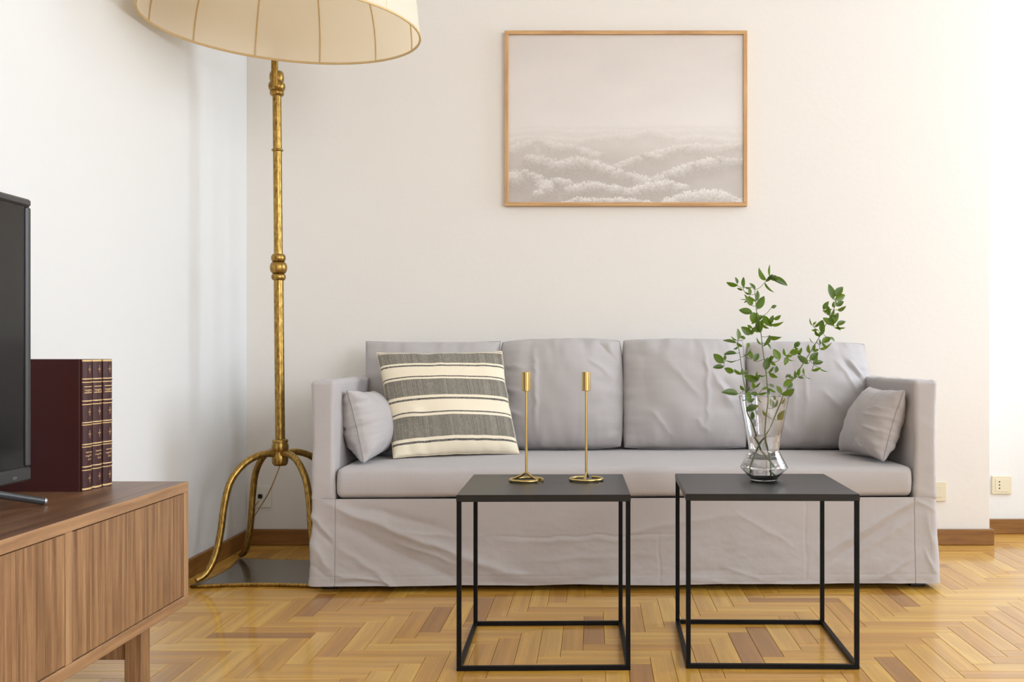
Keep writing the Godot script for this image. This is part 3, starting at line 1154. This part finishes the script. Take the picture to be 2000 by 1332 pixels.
# ---------------------------------------------------------------- picture
func build_picture() -> void:
	var lo := seen_at(986.5, 404, BACK)
	var hi := seen_at(1458, 63, BACK)
	var mid := (lo + hi) / 2.0
	var w := hi.x - lo.x
	var h := hi.y - lo.y
	var o := thing("framed_picture", "framed print of a sea of pale clouds above the sofa", "picture", Vector3(mid.x, lo.y, -BACK))
	var b := 0.0165
	var t := 0.026
	for y in [0.0, h - b]:
		part("frame_rail", box(Vector3(-w / 2.0, y, 0.001), Vector3(w / 2.0, y + b, t), 0.0012), M.frame, o)
	var up: StandardMaterial3D = wood(grain(42, Color(0.70, 0.52, 0.33), Color(0.84, 0.68, 0.48), true, 2.0, 8.0, 256), 2.0, 0.5)
	for x in [-w / 2.0, w / 2.0 - b]:
		part("frame_stile", box(Vector3(x, b, 0.001), Vector3(x + b, h - b, t), 0.0012), up, o)
	var m := plain(Color.WHITE, 0.75)
	m.albedo_texture = clouds()
	var s := Shape.new()
	var x1 := w / 2.0 - b
	s.quad(Vector3(-x1, b, 0.014), Vector3(x1, b, 0.014), Vector3(x1, h - b, 0.014), Vector3(-x1, h - b, 0.014), [Vector2(0, 1), Vector2(1, 1), Vector2(1, 0), Vector2(0, 0)])
	part("print", s, m, o)
	part("backing_board", box(Vector3(-x1, b, 0.001), Vector3(x1, h - b, 0.0135), 0.0005), M.paper, o)
	part("glazing", box(Vector3(-x1, b, 0.017), Vector3(x1, h - b, 0.019), 0.0002), M.pane, o)

# a photograph of cloud tops: heaps of puffs along ridges, far ones first
const RIDGES := [
	[0.012, 0.0, [0, 0.545, 0.12, 0.53, 0.25, 0.54, 0.4, 0.535, 0.55, 0.54, 0.7, 0.53, 0.85, 0.535, 1, 0.54]],
	[0.018, 0.15, [0, 0.57, 0.15, 0.55, 0.3, 0.57, 0.42, 0.56, 0.55, 0.565, 0.72, 0.56, 0.85, 0.55, 1, 0.57]],
	[0.028, 0.3, [0, 0.61, 0.1, 0.59, 0.2, 0.605, 0.3, 0.615, 0.38, 0.59, 0.47, 0.585, 0.55, 0.575, 0.61, 0.55, 0.66, 0.57, 0.72, 0.605, 0.8, 0.59, 0.9, 0.605, 1, 0.61]],
	[0.036, 0.45, [0, 0.665, 0.05, 0.63, 0.12, 0.61, 0.2, 0.635, 0.27, 0.64, 0.34, 0.675, 0.4, 0.70]],
	[0.036, 0.5, [0.6, 0.70, 0.66, 0.67, 0.72, 0.65, 0.8, 0.64, 0.88, 0.65, 1.0, 0.635]],
	[0.030, 0.55, [0.46, 0.76, 0.52, 0.73, 0.58, 0.69, 0.64, 0.71]],
	[0.046, 0.65, [0.08, 0.70, 0.15, 0.725, 0.22, 0.75, 0.28, 0.715, 0.36, 0.735, 0.45, 0.785, 0.54, 0.82, 0.62, 0.85]],
	[0.044, 0.7, [0.64, 0.82, 0.7, 0.79, 0.78, 0.755, 0.88, 0.715, 1, 0.735]],
	[0.055, 0.8, [0, 0.81, 0.07, 0.80, 0.13, 0.83, 0.17, 0.88]],
	[0.038, 0.85, [0.11, 0.93, 0.16, 0.885, 0.2, 0.845, 0.26, 0.86]],
	[0.04, 0.85, [0.26, 0.89, 0.35, 0.87, 0.45, 0.89, 0.52, 0.915]],
	[0.04, 0.88, [0.5, 0.92, 0.6, 0.87, 0.68, 0.86, 0.76, 0.89]],
	[0.034, 1.0, [0.24, 0.99, 0.3, 0.96, 0.4, 0.97, 0.5, 0.965, 0.62, 0.99]],
	[0.05, 1.0, [0.66, 0.98, 0.74, 0.935, 0.82, 0.915, 0.9, 0.92, 0.96, 0.95, 1.0, 0.985]]]

func clouds() -> ImageTexture:
	var w := 800
	var h := 562
	var im := Image.create(w, h, false, Image.FORMAT_RGBF)
	var rng := RandomNumberGenerator.new()
	rng.seed = 18
	var soft := noise(63, 1.0, 4)
	for y in h:
		var v := float(y) / h
		for x in w:
			var u := float(x) / w
			var c := Color(0.865, 0.835, 0.815).lerp(Color(0.905, 0.885, 0.872), smoothstep(0.0, 0.5, v) * 0.6 + 0.45 * u)
			c = c.lerp(Color(0.755, 0.72, 0.69), smoothstep(0.52, 0.85, v))
			var k := 1.0 + 0.02 * soft.get_noise_2d(u * 2.5, v * 4.0)
			im.set_pixel(x, y, Color(c.r * k, c.g * k, c.b * k))
	for r in RIDGES:
		var near: float = r[1]
		var crest := Color(0.905, 0.885, 0.87).lerp(Color(0.945, 0.928, 0.912), near)
		var body := Color(0.872, 0.848, 0.83).lerp(Color(0.70, 0.66, 0.625), smoothstep(0.05, 0.75, near))
		var pts: Array = r[2]
		var puffs := []
		for k in range(0, pts.size() - 2, 2):
			var a := Vector2(pts[k], pts[k + 1])
			var b := Vector2(pts[k + 2], pts[k + 3])
			var n := maxi(2, int(a.distance_to(b) / (r[0] * 0.42)))
			for j in n:
				var p := a.lerp(b, (j + rng.randf()) / n)
				var size: float = r[0] * rng.randf_range(0.35, 1.15)
				puffs.append([p.x, p.y + size * 1.05 + rng.randf_range(-0.003, 0.006), size])
		puffs.sort_custom(func(a, b): return a[1] < b[1])
		for q in puffs:
			var rx: float = q[2] * w * 0.85
			var ry: float = q[2] * h * 1.05
			var drop := 2.4
			for y in range(maxi(0, int(q[1] * h - ry * 1.25)), mini(h, int(q[1] * h + ry * drop))):
				for x in range(maxi(0, int(q[0] * w - rx * 1.9)), mini(w, int(q[0] * w + rx * 1.9))):
					var dy: float = (y - q[1] * h) / ry
					var dx: float = (x - q[0] * w) / rx
					var spread := 1.0 + 0.45 * clampf(dy, 0.0, 2.0)
					var d := Vector2(dx / spread, minf(dy, 0.0)).length()
					d += 0.42 * soft.get_noise_2d(x * 0.10, y * 0.13)
					var cover := smoothstep(1.0, 0.82, d) * smoothstep(drop, 0.2, dy)
					if cover <= 0.0:
						continue
					var lit := pow(clampf(0.42 - 0.62 * dy, 0.0, 1.0), 1.4)
					lit += 0.3 * soft.get_noise_2d(x * 0.07 + 40.0, y * 0.09)
					var c := body.lerp(crest, clampf(lit, 0.0, 1.0))
					im.set_pixel(x, y, im.get_pixel(x, y).lerp(c, cover * lerpf(0.35, 0.92, near)))
	im.convert(Image.FORMAT_RGB8)
	return ImageTexture.create_from_image(im)

# ---------------------------------------------------------------- television
func build_television() -> void:
	var x := -1.22
	var far := 2.213
	var wide := 0.97
	var lo := 0.545
	var hi := 1.153
	var zc := -far + wide / 2.0
	var o := thing("television", "flat black television with a thin dark bezel on the sideboard", "television", Vector3(x, 0.5, zc))
	lo -= 0.5
	hi -= 0.5
	var hz := wide / 2.0
	part("casing", box(Vector3(-0.045, lo + 0.004, -hz + 0.003), Vector3(-0.006, hi - 0.002, hz - 0.003), 0.004), M.black_plastic, o)
	var b := 0.0165
	var s := Shape.new()
	slab(s, Vector3(-0.012, lo, -hz), Vector3(0.0, lo + 0.03, hz), 0.004)
	slab(s, Vector3(-0.012, hi - b, -hz), Vector3(0.0, hi, hz), 0.004)
	slab(s, Vector3(-0.012, lo + 0.03, -hz), Vector3(0.0, hi - b, -hz + b), 0.004)
	slab(s, Vector3(-0.012, lo + 0.03, hz - b), Vector3(0.0, hi - b, hz), 0.004)
	part("bezel", s, M.tv_bezel, o)
	part("screen", box(Vector3(-0.011, lo + 0.03, -hz + b + 0.001), Vector3(-0.0055, hi - b, hz - b - 0.001), 0.0005), M.tv_screen, o)
	var e := Shape.new()
	var ring := []
	for a in 21:
		var g := TAU * a / 20.0
		ring.append(Vector3(0.0006, lo + 0.012 + 0.0035 * sin(g), -hz + 0.065 + 0.009 * cos(g)))
	for a in 20:
		e.tri(Vector3(0.0008, lo + 0.012, -hz + 0.065), ring[a + 1], ring[a])
	part("badge", e, M.badge, o)
	for sg in [-1.0, 1.0]:
		# splayed blade feet
		s = Shape.new()
		var from := Vector3(-0.022, lo + 0.006, sg * (hz - 0.23))
		var toe := Vector3(0.062, 0.0085, sg * (hz - 0.068))
		var heel := Vector3(-0.09, 0.0085, sg * (hz - 0.14))
		s.tube(spline([from, from.lerp(toe, 0.35) + Vector3(0, 0.004, 0), toe], 6), [0.010, 0.010, 0.010, 0.0095, 0.0095, 0.009, 0.009, 0.0085, 0.0085, 0.008, 0.008, 0.008, 0.008], 10)
		s.tube(spline([from, from.lerp(heel, 0.4) + Vector3(0, 0.004, 0), heel], 6), 0.0085, 10)
		var f := part("foot", s, M.tv_bezel, o)
		s = Shape.new()
		var dir := (toe - from).normalized()
		s.tube([toe - dir * 0.001, toe + dir * 0.004, toe + dir * 0.0055], [0.0083, 0.0083, 0.006], 12)
		part("foot_cap", s, M.chrome, f)

# ---------------------------------------------------------------- books
func build_books() -> void:
	var print_on := spine_print()
	var m := plain(Color.WHITE, 0.42)
	m.albedo_texture = print_on
	var names := ["burgundy leather volume with gilt bands, front of the row of three", "burgundy gilt volume in the middle of the row of three", "burgundy gilt volume nearest the wall end of the row of three"]
	var at := [Vector3(-1.179, 0.5, -2.3805), Vector3(-1.176, 0.5, -2.4215), Vector3(-1.171, 0.5, -2.4625)]
	for k in 3:
		var o := thing("book", names[k], "book", at[k], 0.012 * (1 - k), "gilt burgundy books beside the television")
		var th := 0.0395
		var h := 0.306
		var w := 0.215
		var hz := th / 2.0
		# boards with a hinge groove near the spine
		for sg in [-1.0, 1.0]:
			var s := Shape.new()
			slab(s, Vector3(-w, 0.0, minf(sg * hz, sg * (hz - 0.0035))), Vector3(-0.0125, h, maxf(sg * hz, sg * (hz - 0.0035))), 0.0008)
			part("cover_board", s, M.leather, o)
			s = Shape.new()
			slab(s, Vector3(-0.0125, 0.0, minf(sg * (hz - 0.0015), sg * (hz - 0.0035))), Vector3(-0.004, h, maxf(sg * (hz - 0.0015), sg * (hz - 0.0035))), 0.0004)
			part("hinge", s, M.leather, o)
		part("pages", box(Vector3(-w + 0.006, 0.004, -hz + 0.0035), Vector3(-0.006, h - 0.004, hz - 0.0035), 0.0005), M.paper, o)
		# rounded spine with raised bands
		var nu := 16
		var nv := 150
		var p := PackedVector3Array()
		for y in nv + 1:
			var v := float(y) / nv
			var rise := 0.0
			for f in [0.158, 0.326, 0.486, 0.652, 0.825]:
				rise += 0.0012 * exp(-pow((1.0 - v - f) / 0.009, 4.0))
			for x in nu + 1:
				var g := -PI / 2.0 + PI * x / nu
				p.append(Vector3(-0.006 + (0.0085 + rise) * pow(maxf(cos(g), 0.0), 0.8), v * h, -sin(g) * (hz + 0.0002)))
		var s2 := Shape.new()
		s2.grid(p, nu, nv, false, false, false, Vector2(0, 1), Vector2(1, 0))
		part("spine", s2, m, o)

func spine_print() -> ImageTexture:
	var w := 96
	var h := 640
	var im := Image.create(w, h, false, Image.FORMAT_RGB8)
	var base := Color(0.235, 0.092, 0.088)
	var gold := Color(0.84, 0.72, 0.50)
	im.fill(base)
	var rng := RandomNumberGenerator.new()
	rng.seed = 3
	for y in h:
		for x in w:
			im.set_pixel(x, y, base * (1.0 + 0.08 * rng.randf_range(-1, 1)))
	for f in [0.004, 0.146, 0.171, 0.313, 0.34, 0.477, 0.494, 0.643, 0.661, 0.812, 0.838, 0.978]:
		im.fill_rect(Rect2i(0, int(f * h), w, 5 if f > 0.01 and f < 0.97 else 9), gold)
	for f in [0.205, 0.252]:
		im.fill_rect(Rect2i(14, int(f * h), w - 28, 4), gold)
	# worn lines of small gilt lettering, no longer legible
	for q in [[0.228, 64, 12], [0.702, 46, 9], [0.727, 54, 9], [0.755, 24, 10]]:
		var x := (w - int(q[1])) / 2
		while x < (w + int(q[1])) / 2 - 4:
			var cw := rng.randi_range(3, 6)
			im.fill_rect(Rect2i(x, int(q[0] * h) + rng.randi_range(0, 2), cw, int(q[2]) - rng.randi_range(0, 4)), gold.lerp(base, rng.randf_range(0.0, 0.35)))
			x += cw + 2
	# small flower ornaments
	for f in [0.075, 0.40, 0.57, 0.905]:
		for y in range(-22, 23):
			for x in range(-11, 12):
				var a := Vector2(x / 10.0, y / 21.0)
				var petal := 0.62 + 0.38 * cos(a.angle() * 4.0)
				if a.length() < petal * 0.95 and rng.randf() < 0.72:
					im.set_pixel(w / 2 + x, int(f * h) + y, gold.lerp(base, 0.18))
	return ImageTexture.create_from_image(im)

# ---------------------------------------------------------------- vase and branches
const VASE_D := 2.937
const VASE_X := 1492.0
const STEMS := [
	[[1502, 929, 0], [1502, 909, 0], [1498, 877, -6], [1494, 853, -4], [1496, 815, 0], [1500, 785, 2], [1499, 758, 4], [1496, 726, 8], [1490, 684, 14], [1486, 650, 18], [1478, 612, 22], [1476, 588, 24], [1474, 568, 26]],
	[[1511, 928, 12], [1503, 910, 10], [1490, 885, 6], [1484, 864, 4], [1476, 847, 0], [1469, 826, -8], [1460, 806, -18], [1457, 781, -26], [1456, 762, -30], [1452, 742, -34], [1448, 713, -38], [1445, 693, -40], [1441, 668, -42]],
	[[1467, 921, -14], [1479, 885, -6], [1488, 860, 4], [1503, 838, 14], [1519, 800, 26], [1531, 774, 34], [1545, 747, 40], [1567, 713, 46], [1585, 684, 52], [1601, 657, 60], [1617, 626, 66], [1630, 600, 70], [1632, 585, 72]]]
const LEAVES := [
	[[1497,547,1479,527,1], [1504,543,1537,555,1], [1494,551,1509,571,0], [1504,541,1506,519,0], [1441,558,1421,550,1], [1440,555,1437,542,1], [1453,562,1454,543,1], [1451,566,1441,562,1], [1465,576,1463,562,1], [1475,566,1466,554,0], [1477,588,1478,569,1], [1479,604,1491,581,2], [1506,601,1516,597,2], [1470,611,1446,607,1], [1473,610,1467,625,2], [1479,610,1472,631,2], [1491,616,1505,636,2], [1511,624,1524,617,2], [1505,633,1529,633,1], [1467,653,1450,640,2], [1469,641,1461,635,2], [1502,656,1525,663,1], [1488,673,1477,663,0], [1490,634,1500,643,1], [1484,649,1479,625,1], [1486,648,1488,624,1], [1469,597,1459,581,1], [1460,584,1447,583,0], [1461,583,1453,590,1], [1472,705,1481,691,2], [1496,670,1506,679,0], [1523,703,1511,684,2], [1495,723,1499,701,2], [1500,704,1512,697,1], [1504,705,1515,712,2], [1514,728,1518,715,2], [1502,728,1516,738,1], [1481,743,1456,736,2], [1483,732,1480,743,1], [1488,761,1498,757,1], [1480,770,1496,765,1], [1480,770,1466,769,1], [1480,778,1488,786,0], [1510,797,1506,781,1], [1512,796,1519,782,1], [1519,820,1533,803,2], [1498,812,1488,803,1], [1502,758,1515,764,1], [1502,751,1511,755,1]],
	[[1441,664,1442,643,1], [1439,670,1414,668,0], [1456,661,1445,657,1], [1414,709,1395,693,2], [1416,704,1416,694,2], [1414,716,1394,719,1], [1434,726,1416,721,2], [1439,690,1416,691,0], [1438,704,1422,708,0], [1448,731,1435,723,1], [1449,731,1461,724,1], [1442,677,1434,682,1], [1439,670,1449,677,2], [1461,680,1462,670,2], [1454,695,1468,684,0], [1469,701,1466,687,2], [1453,762,1446,755,2], [1456,765,1464,757,1], [1442,769,1413,765,1], [1473,757,1483,747,1], [1462,785,1461,766,2], [1458,781,1450,780,1], [1457,803,1479,791,1], [1469,820,1468,804,1]],
	[[1551,677,1560,668,2], [1535,695,1529,682,1], [1542,690,1560,686,2], [1537,697,1534,711,2], [1539,700,1551,707,0], [1516,776,1508,774,2], [1526,769,1550,764,2], [1529,777,1548,762,2], [1530,754,1546,742,2], [1538,758,1548,750,2], [1526,789,1535,780,1], [1534,736,1544,732,1], [1627,585,1618,559,1], [1629,579,1644,563,2], [1630,585,1647,577,2], [1629,601,1627,589,1], [1633,598,1646,590,2], [1635,605,1653,601,1], [1624,617,1630,605,1], [1628,637,1622,621,2], [1626,634,1635,612,1], [1634,635,1650,627,1], [1629,639,1649,638,0], [1620,617,1618,599,1], [1608,605,1617,590,1], [1588,637,1581,623,0], [1590,639,1603,625,1], [1597,644,1586,644,1], [1608,652,1606,628,1], [1598,657,1608,648,1], [1605,669,1619,660,2], [1619,660,1632,665,0], [1600,681,1624,672,0], [1601,673,1601,663,1], [1589,670,1581,661,0], [1581,690,1577,675,1], [1589,686,1591,673,1], [1582,704,1596,689,2], [1578,711,1559,697,1], [1588,710,1605,708,1], [1585,724,1601,717,1], [1601,718,1614,728,0], [1562,693,1566,681,1], [1551,678,1562,670,2], [1571,731,1569,720,1], [1559,735,1564,720,1], [1552,740,1554,726,1], [1574,736,1584,739,0]],
]

func build_vase() -> void:
	var k := VASE_D / FOCAL
	var foot := Vector3((VASE_X - VIEW_X) * k, 0.4545, -VASE_D)
	var o := thing("glass_vase", "clear glass vase with a flared neck on the black side table", "vase", foot)
	var y := func(py: float) -> float: return (939.5 - py) * k
	var outer := [[0.0, 0.0], [23, 939.5], [25.5, 938], [26.5, 935], [35, 926], [43, 918], [45.5, 915.2], [46, 914], [45.5, 912.5], [41, 904], [34, 891], [30.2, 883.5], [29.3, 880.5], [29.6, 877], [32.5, 858], [36.5, 838], [41, 815], [45.5, 793], [48.8, 775]]
	var inner := [[47.4, 775], [44.0, 793], [39.4, 815], [34.8, 838], [30.5, 858], [27.4, 877], [27.0, 880.5], [28.0, 884], [32, 892], [39, 905], [43.2, 913], [43.2, 915], [40, 919.5], [33, 926.5], [25, 932], [0.0, 933]]
	var prof := []
	for q in outer:
		prof.append([q[0] * k, 0.0 if q[1] == 0.0 else y.call(q[1])])
	prof.append([48.4 * k, y.call(774)])
	prof.append([47.8 * k, y.call(774)])
	for q in inner:
		prof.append([q[0] * k, y.call(q[1])])
	var s := Shape.new()
	s.lathe(prof, 72)
	part("vase_body", s, M.glass, o)
	# water up to the widening of the neck
	var wet := [[0.0, 932.6]]
	for j in range(inner.size() - 2, 3, -1):
		if inner[j][1] > 851.0:
			wet.append([inner[j][0] - 0.15, inner[j][1] - 0.15])
	wet.append([31.4, 853])
	wet.append([31.4, 853])
	wet.append([0.0, 853])
	prof = []
	for q in wet:
		prof.append([q[0] * k, y.call(q[1])])
	s = Shape.new()
	s.lathe(prof, 64)
	part("water", s, M.water, o)
	# three cut branches
	var blades := []
	for v in 3:
		blades.append(leaf_shape(v))
	var names := ["tall upright leafy branch in the middle of the vase", "short leafy branch on the candlestick side of the vase", "leafy branch slanting away towards the alcove from the vase"]
	var rng := RandomNumberGenerator.new()
	rng.seed = 31
	var cache := {}
	for b in 3:
		var root := seen_at(STEMS[b][0][0], STEMS[b][0][1], VASE_D + STEMS[b][0][2] * 0.001)
		var t := thing("leafy_branch", names[b], "branch", root, 0.0, "green branches in the vase")
		var path := []
		for q in STEMS[b]:
			path.append(seen_at(q[0], q[1], VASE_D + q[2] * 0.001) - root)
		path = spline(path, 5)
		var rr := []
		for j in path.size():
			rr.append(lerpf(0.0023, 0.0009, float(j) / path.size()))
		s = Shape.new()
		s.tube(path, rr, 8)
		part("stem", s, M.stem, t)
		# each leaf joins the nearest wood that is already there
		var knots := []
		for q in path:
			knots.append(q)
		var left: Array = LEAVES[b].duplicate()
		for l in LEAVES[b]:
			# many leaves stand in pairs
			if rng.randf() < 0.38:
				var way := Vector2(l[2] - l[0], l[3] - l[1]).rotated(rng.randf_range(0.9, 2.0) * (1.0 if rng.randf() < 0.5 else -1.0)) * rng.randf_range(0.65, 0.95)
				left.append([l[0] + rng.randf_range(-2, 2), l[1] + rng.randf_range(-2, 2), l[0] + way.x, l[1] + way.y, 1])
		while left.size():
			var best := 1e9
			var pick := 0
			var joint := Vector3.ZERO
			for j in left.size():
				for q in knots:
					var flat := seen_at(left[j][0], left[j][1], VASE_D - (root + q).z - VASE_D) - root
					var dist := flat.distance_to(q)
					if dist < best:
						best = dist
						pick = j
						joint = q
			var l: Array = left[pick]
			left.remove_at(pick)
			var deep: float = -(root + joint).z + clampf(best, 0.004, 0.02) * rng.randf_range(-0.9, 0.9)
			var at := seen_at(l[0], l[1], deep) - root
			if at.distance_to(joint) > 0.002:
				var bend := (at + joint) / 2.0 + Vector3(0, -0.12 * best, 0)
				var tw := Shape.new()
				tw.tube(spline([joint, bend, at], 3), 0.0008, 5)
				part("twig", tw, M.twig, t)
			knots.append(at)
			var long := 1.12 * Vector2(l[2] - l[0], l[3] - l[1]).length() * k
			var tip := seen_at(l[0] + 1.12 * (l[2] - l[0]), l[1] + 1.12 * (l[3] - l[1]), deep + long * rng.randf_range(-0.45, 0.45)) - root
			var dir := tip - at
			var reach := dir.length()
			dir = dir.normalized()
			# broad leaves turn their face to the viewer, narrow ones their edge
			var look := -(root + at).normalized()
			var roll := [1.0, 0.6, 0.25][l[4]] as float
			var flat_n := (look - dir * look.dot(dir)).normalized().rotated(dir, roll * (1.0 if rng.randf() < 0.5 else -1.0) + rng.randf_range(-0.25, 0.25))
			var wide: float = reach * [0.42, 0.5, 0.58][l[4]]
			wide = clampf(wide, 0.008, 0.022)
			var v := rng.randi() % 3
			var c := rng.randi() % 4
			var key := v * 10 + c
			if not cache.has(key):
				cache[key] = blades[v].mesh(M.leaves[c])
			var leaf := MeshInstance3D.new()
			leaf.name = "leaf"
			leaf.mesh = cache[key]
			t.add_child(leaf, true)
			leaf.transform = Transform3D(Basis(dir * reach, flat_n * reach, dir.cross(flat_n) * wide), at)

# one metre long along x, one wide along z, face up y
func leaf_shape(kind: int) -> Shape:
	var s := Shape.new()
	var p := PackedVector3Array()
	var nu := 8
	for side in 5:
		var f := (side - 2) / 2.0
		for j in nu + 1:
			var u := float(j) / nu
			var half: float = 0.5 * pow(sin(pow(u, 0.85) * PI), 0.8) if j < nu else 0.0
			var bend: float = [-0.16, 0.05, -0.3][kind] * u * u + 0.06 * u
			p.append(Vector3(u, bend + 0.10 * absf(f) * half * 2.0, f * half))
	s.grid(p, nu, 4, false, false, true)
	return s

# ---------------------------------------------------------------- candlesticks
func build_candlesticks() -> void:
	var rows := [[1028.0, 940.0, -0.55, "brass candlestick standing nearer the striped cushion"], [1145.0, 938.5, 1.45, "brass candlestick nearer the corner between the two side tables"]]
	for q in rows:
		var d: float = (EYE - 0.4545) * FOCAL / (q[1] - VIEW_Y)
		var o := thing("candlestick", q[3], "candlestick", Vector3((q[0] - VIEW_X) * d / FOCAL, 0.4545, -d), q[2], "brass candlesticks on the side table")
		# open wire ring
		var ring := []
		for a in 61:
			var g := deg_to_rad(14.0) + deg_to_rad(332.0) * a / 60.0
			ring.append(Vector3(cos(g) * 0.046, 0.005, sin(g) * 0.046))
		var s := Shape.new()
		s.tube(ring, 0.0042, 10)
		part("base_ring", s, M.gilt, o)
		s = Shape.new()
		s.tube(spline([Vector3(-0.042, 0.006, 0.0), Vector3(-0.02, 0.014, 0), Vector3(0, 0.024, 0), Vector3(0.02, 0.014, 0), Vector3(0.042, 0.006, 0)], 4), 0.0035, 8)
		part("strut", s, M.gilt, o)
		s = Shape.new()
		s.tube([Vector3(0, 0.02, 0), Vector3(0, 0.14, 0), Vector3(0, 0.262, 0)], 0.0035, 12)
		part("stem", s, M.gilt, o)
		s = Shape.new()
		s.lathe([[0.0, 0.2575], [0.0112, 0.2575], [0.0125, 0.2585], [0.0125, 0.2585], [0.0125, 0.312], [0.0125, 0.312], [0.0113, 0.312], [0.0113, 0.312], [0.0113, 0.29], [0.0113, 0.29], [0.0, 0.29]], 28)
		part("candle_cup", s, M.gilt, o)

# ---------------------------------------------------------------- wall outlets
func build_outlets() -> void:
	# behind the lamp
	var o := thing("wall_outlet", "white wall outlet low behind the floor lamp", "outlet", Vector3(-1.4225, 0.16, -BACK))
	part("plate", box(Vector3(-0.042, 0, 0.0005), Vector3(0.042, 0.092, 0.009), 0.002), M.outlet_white, o)
	part("plug", box(Vector3(-0.012, 0.04, 0.009), Vector3(0.006, 0.058, 0.02), 0.003), M.hole, o)
	o = thing("wall_outlet", "cream blank wall plate just beside the sofa armrest", "outlet", Vector3(1.455, 0.187, -BACK))
	part("plate", box(Vector3(-0.054, 0, 0.0005), Vector3(0.054, 0.084, 0.009), 0.002), M.outlet_cream, o)
	part("blank_cover", box(Vector3(-0.034, 0.018, 0.009), Vector3(0.034, 0.066, 0.0105), 0.0008), M.outlet_cream, o)
	o = thing("wall_outlet", "cream three-hole wall outlet in the alcove", "outlet", Vector3(1.853, 0.18, -ALCOVE))
	part("plate", box(Vector3(-0.045, 0, 0.0005), Vector3(0.045, 0.083, 0.009), 0.002), M.outlet_cream, o)
	part("insert", box(Vector3(-0.03, 0.012, 0.009), Vector3(0.03, 0.071, 0.0105), 0.0008), M.outlet_cream, o)
	for j in 3:
		var s := Shape.new()
		s.tube([Vector3(-0.012, 0.042 + (j - 1) * 0.0145, 0.0095), Vector3(-0.012, 0.042 + (j - 1) * 0.0145, 0.0112)], 0.0032, 10)
		part("socket_hole", s, M.hole, o)
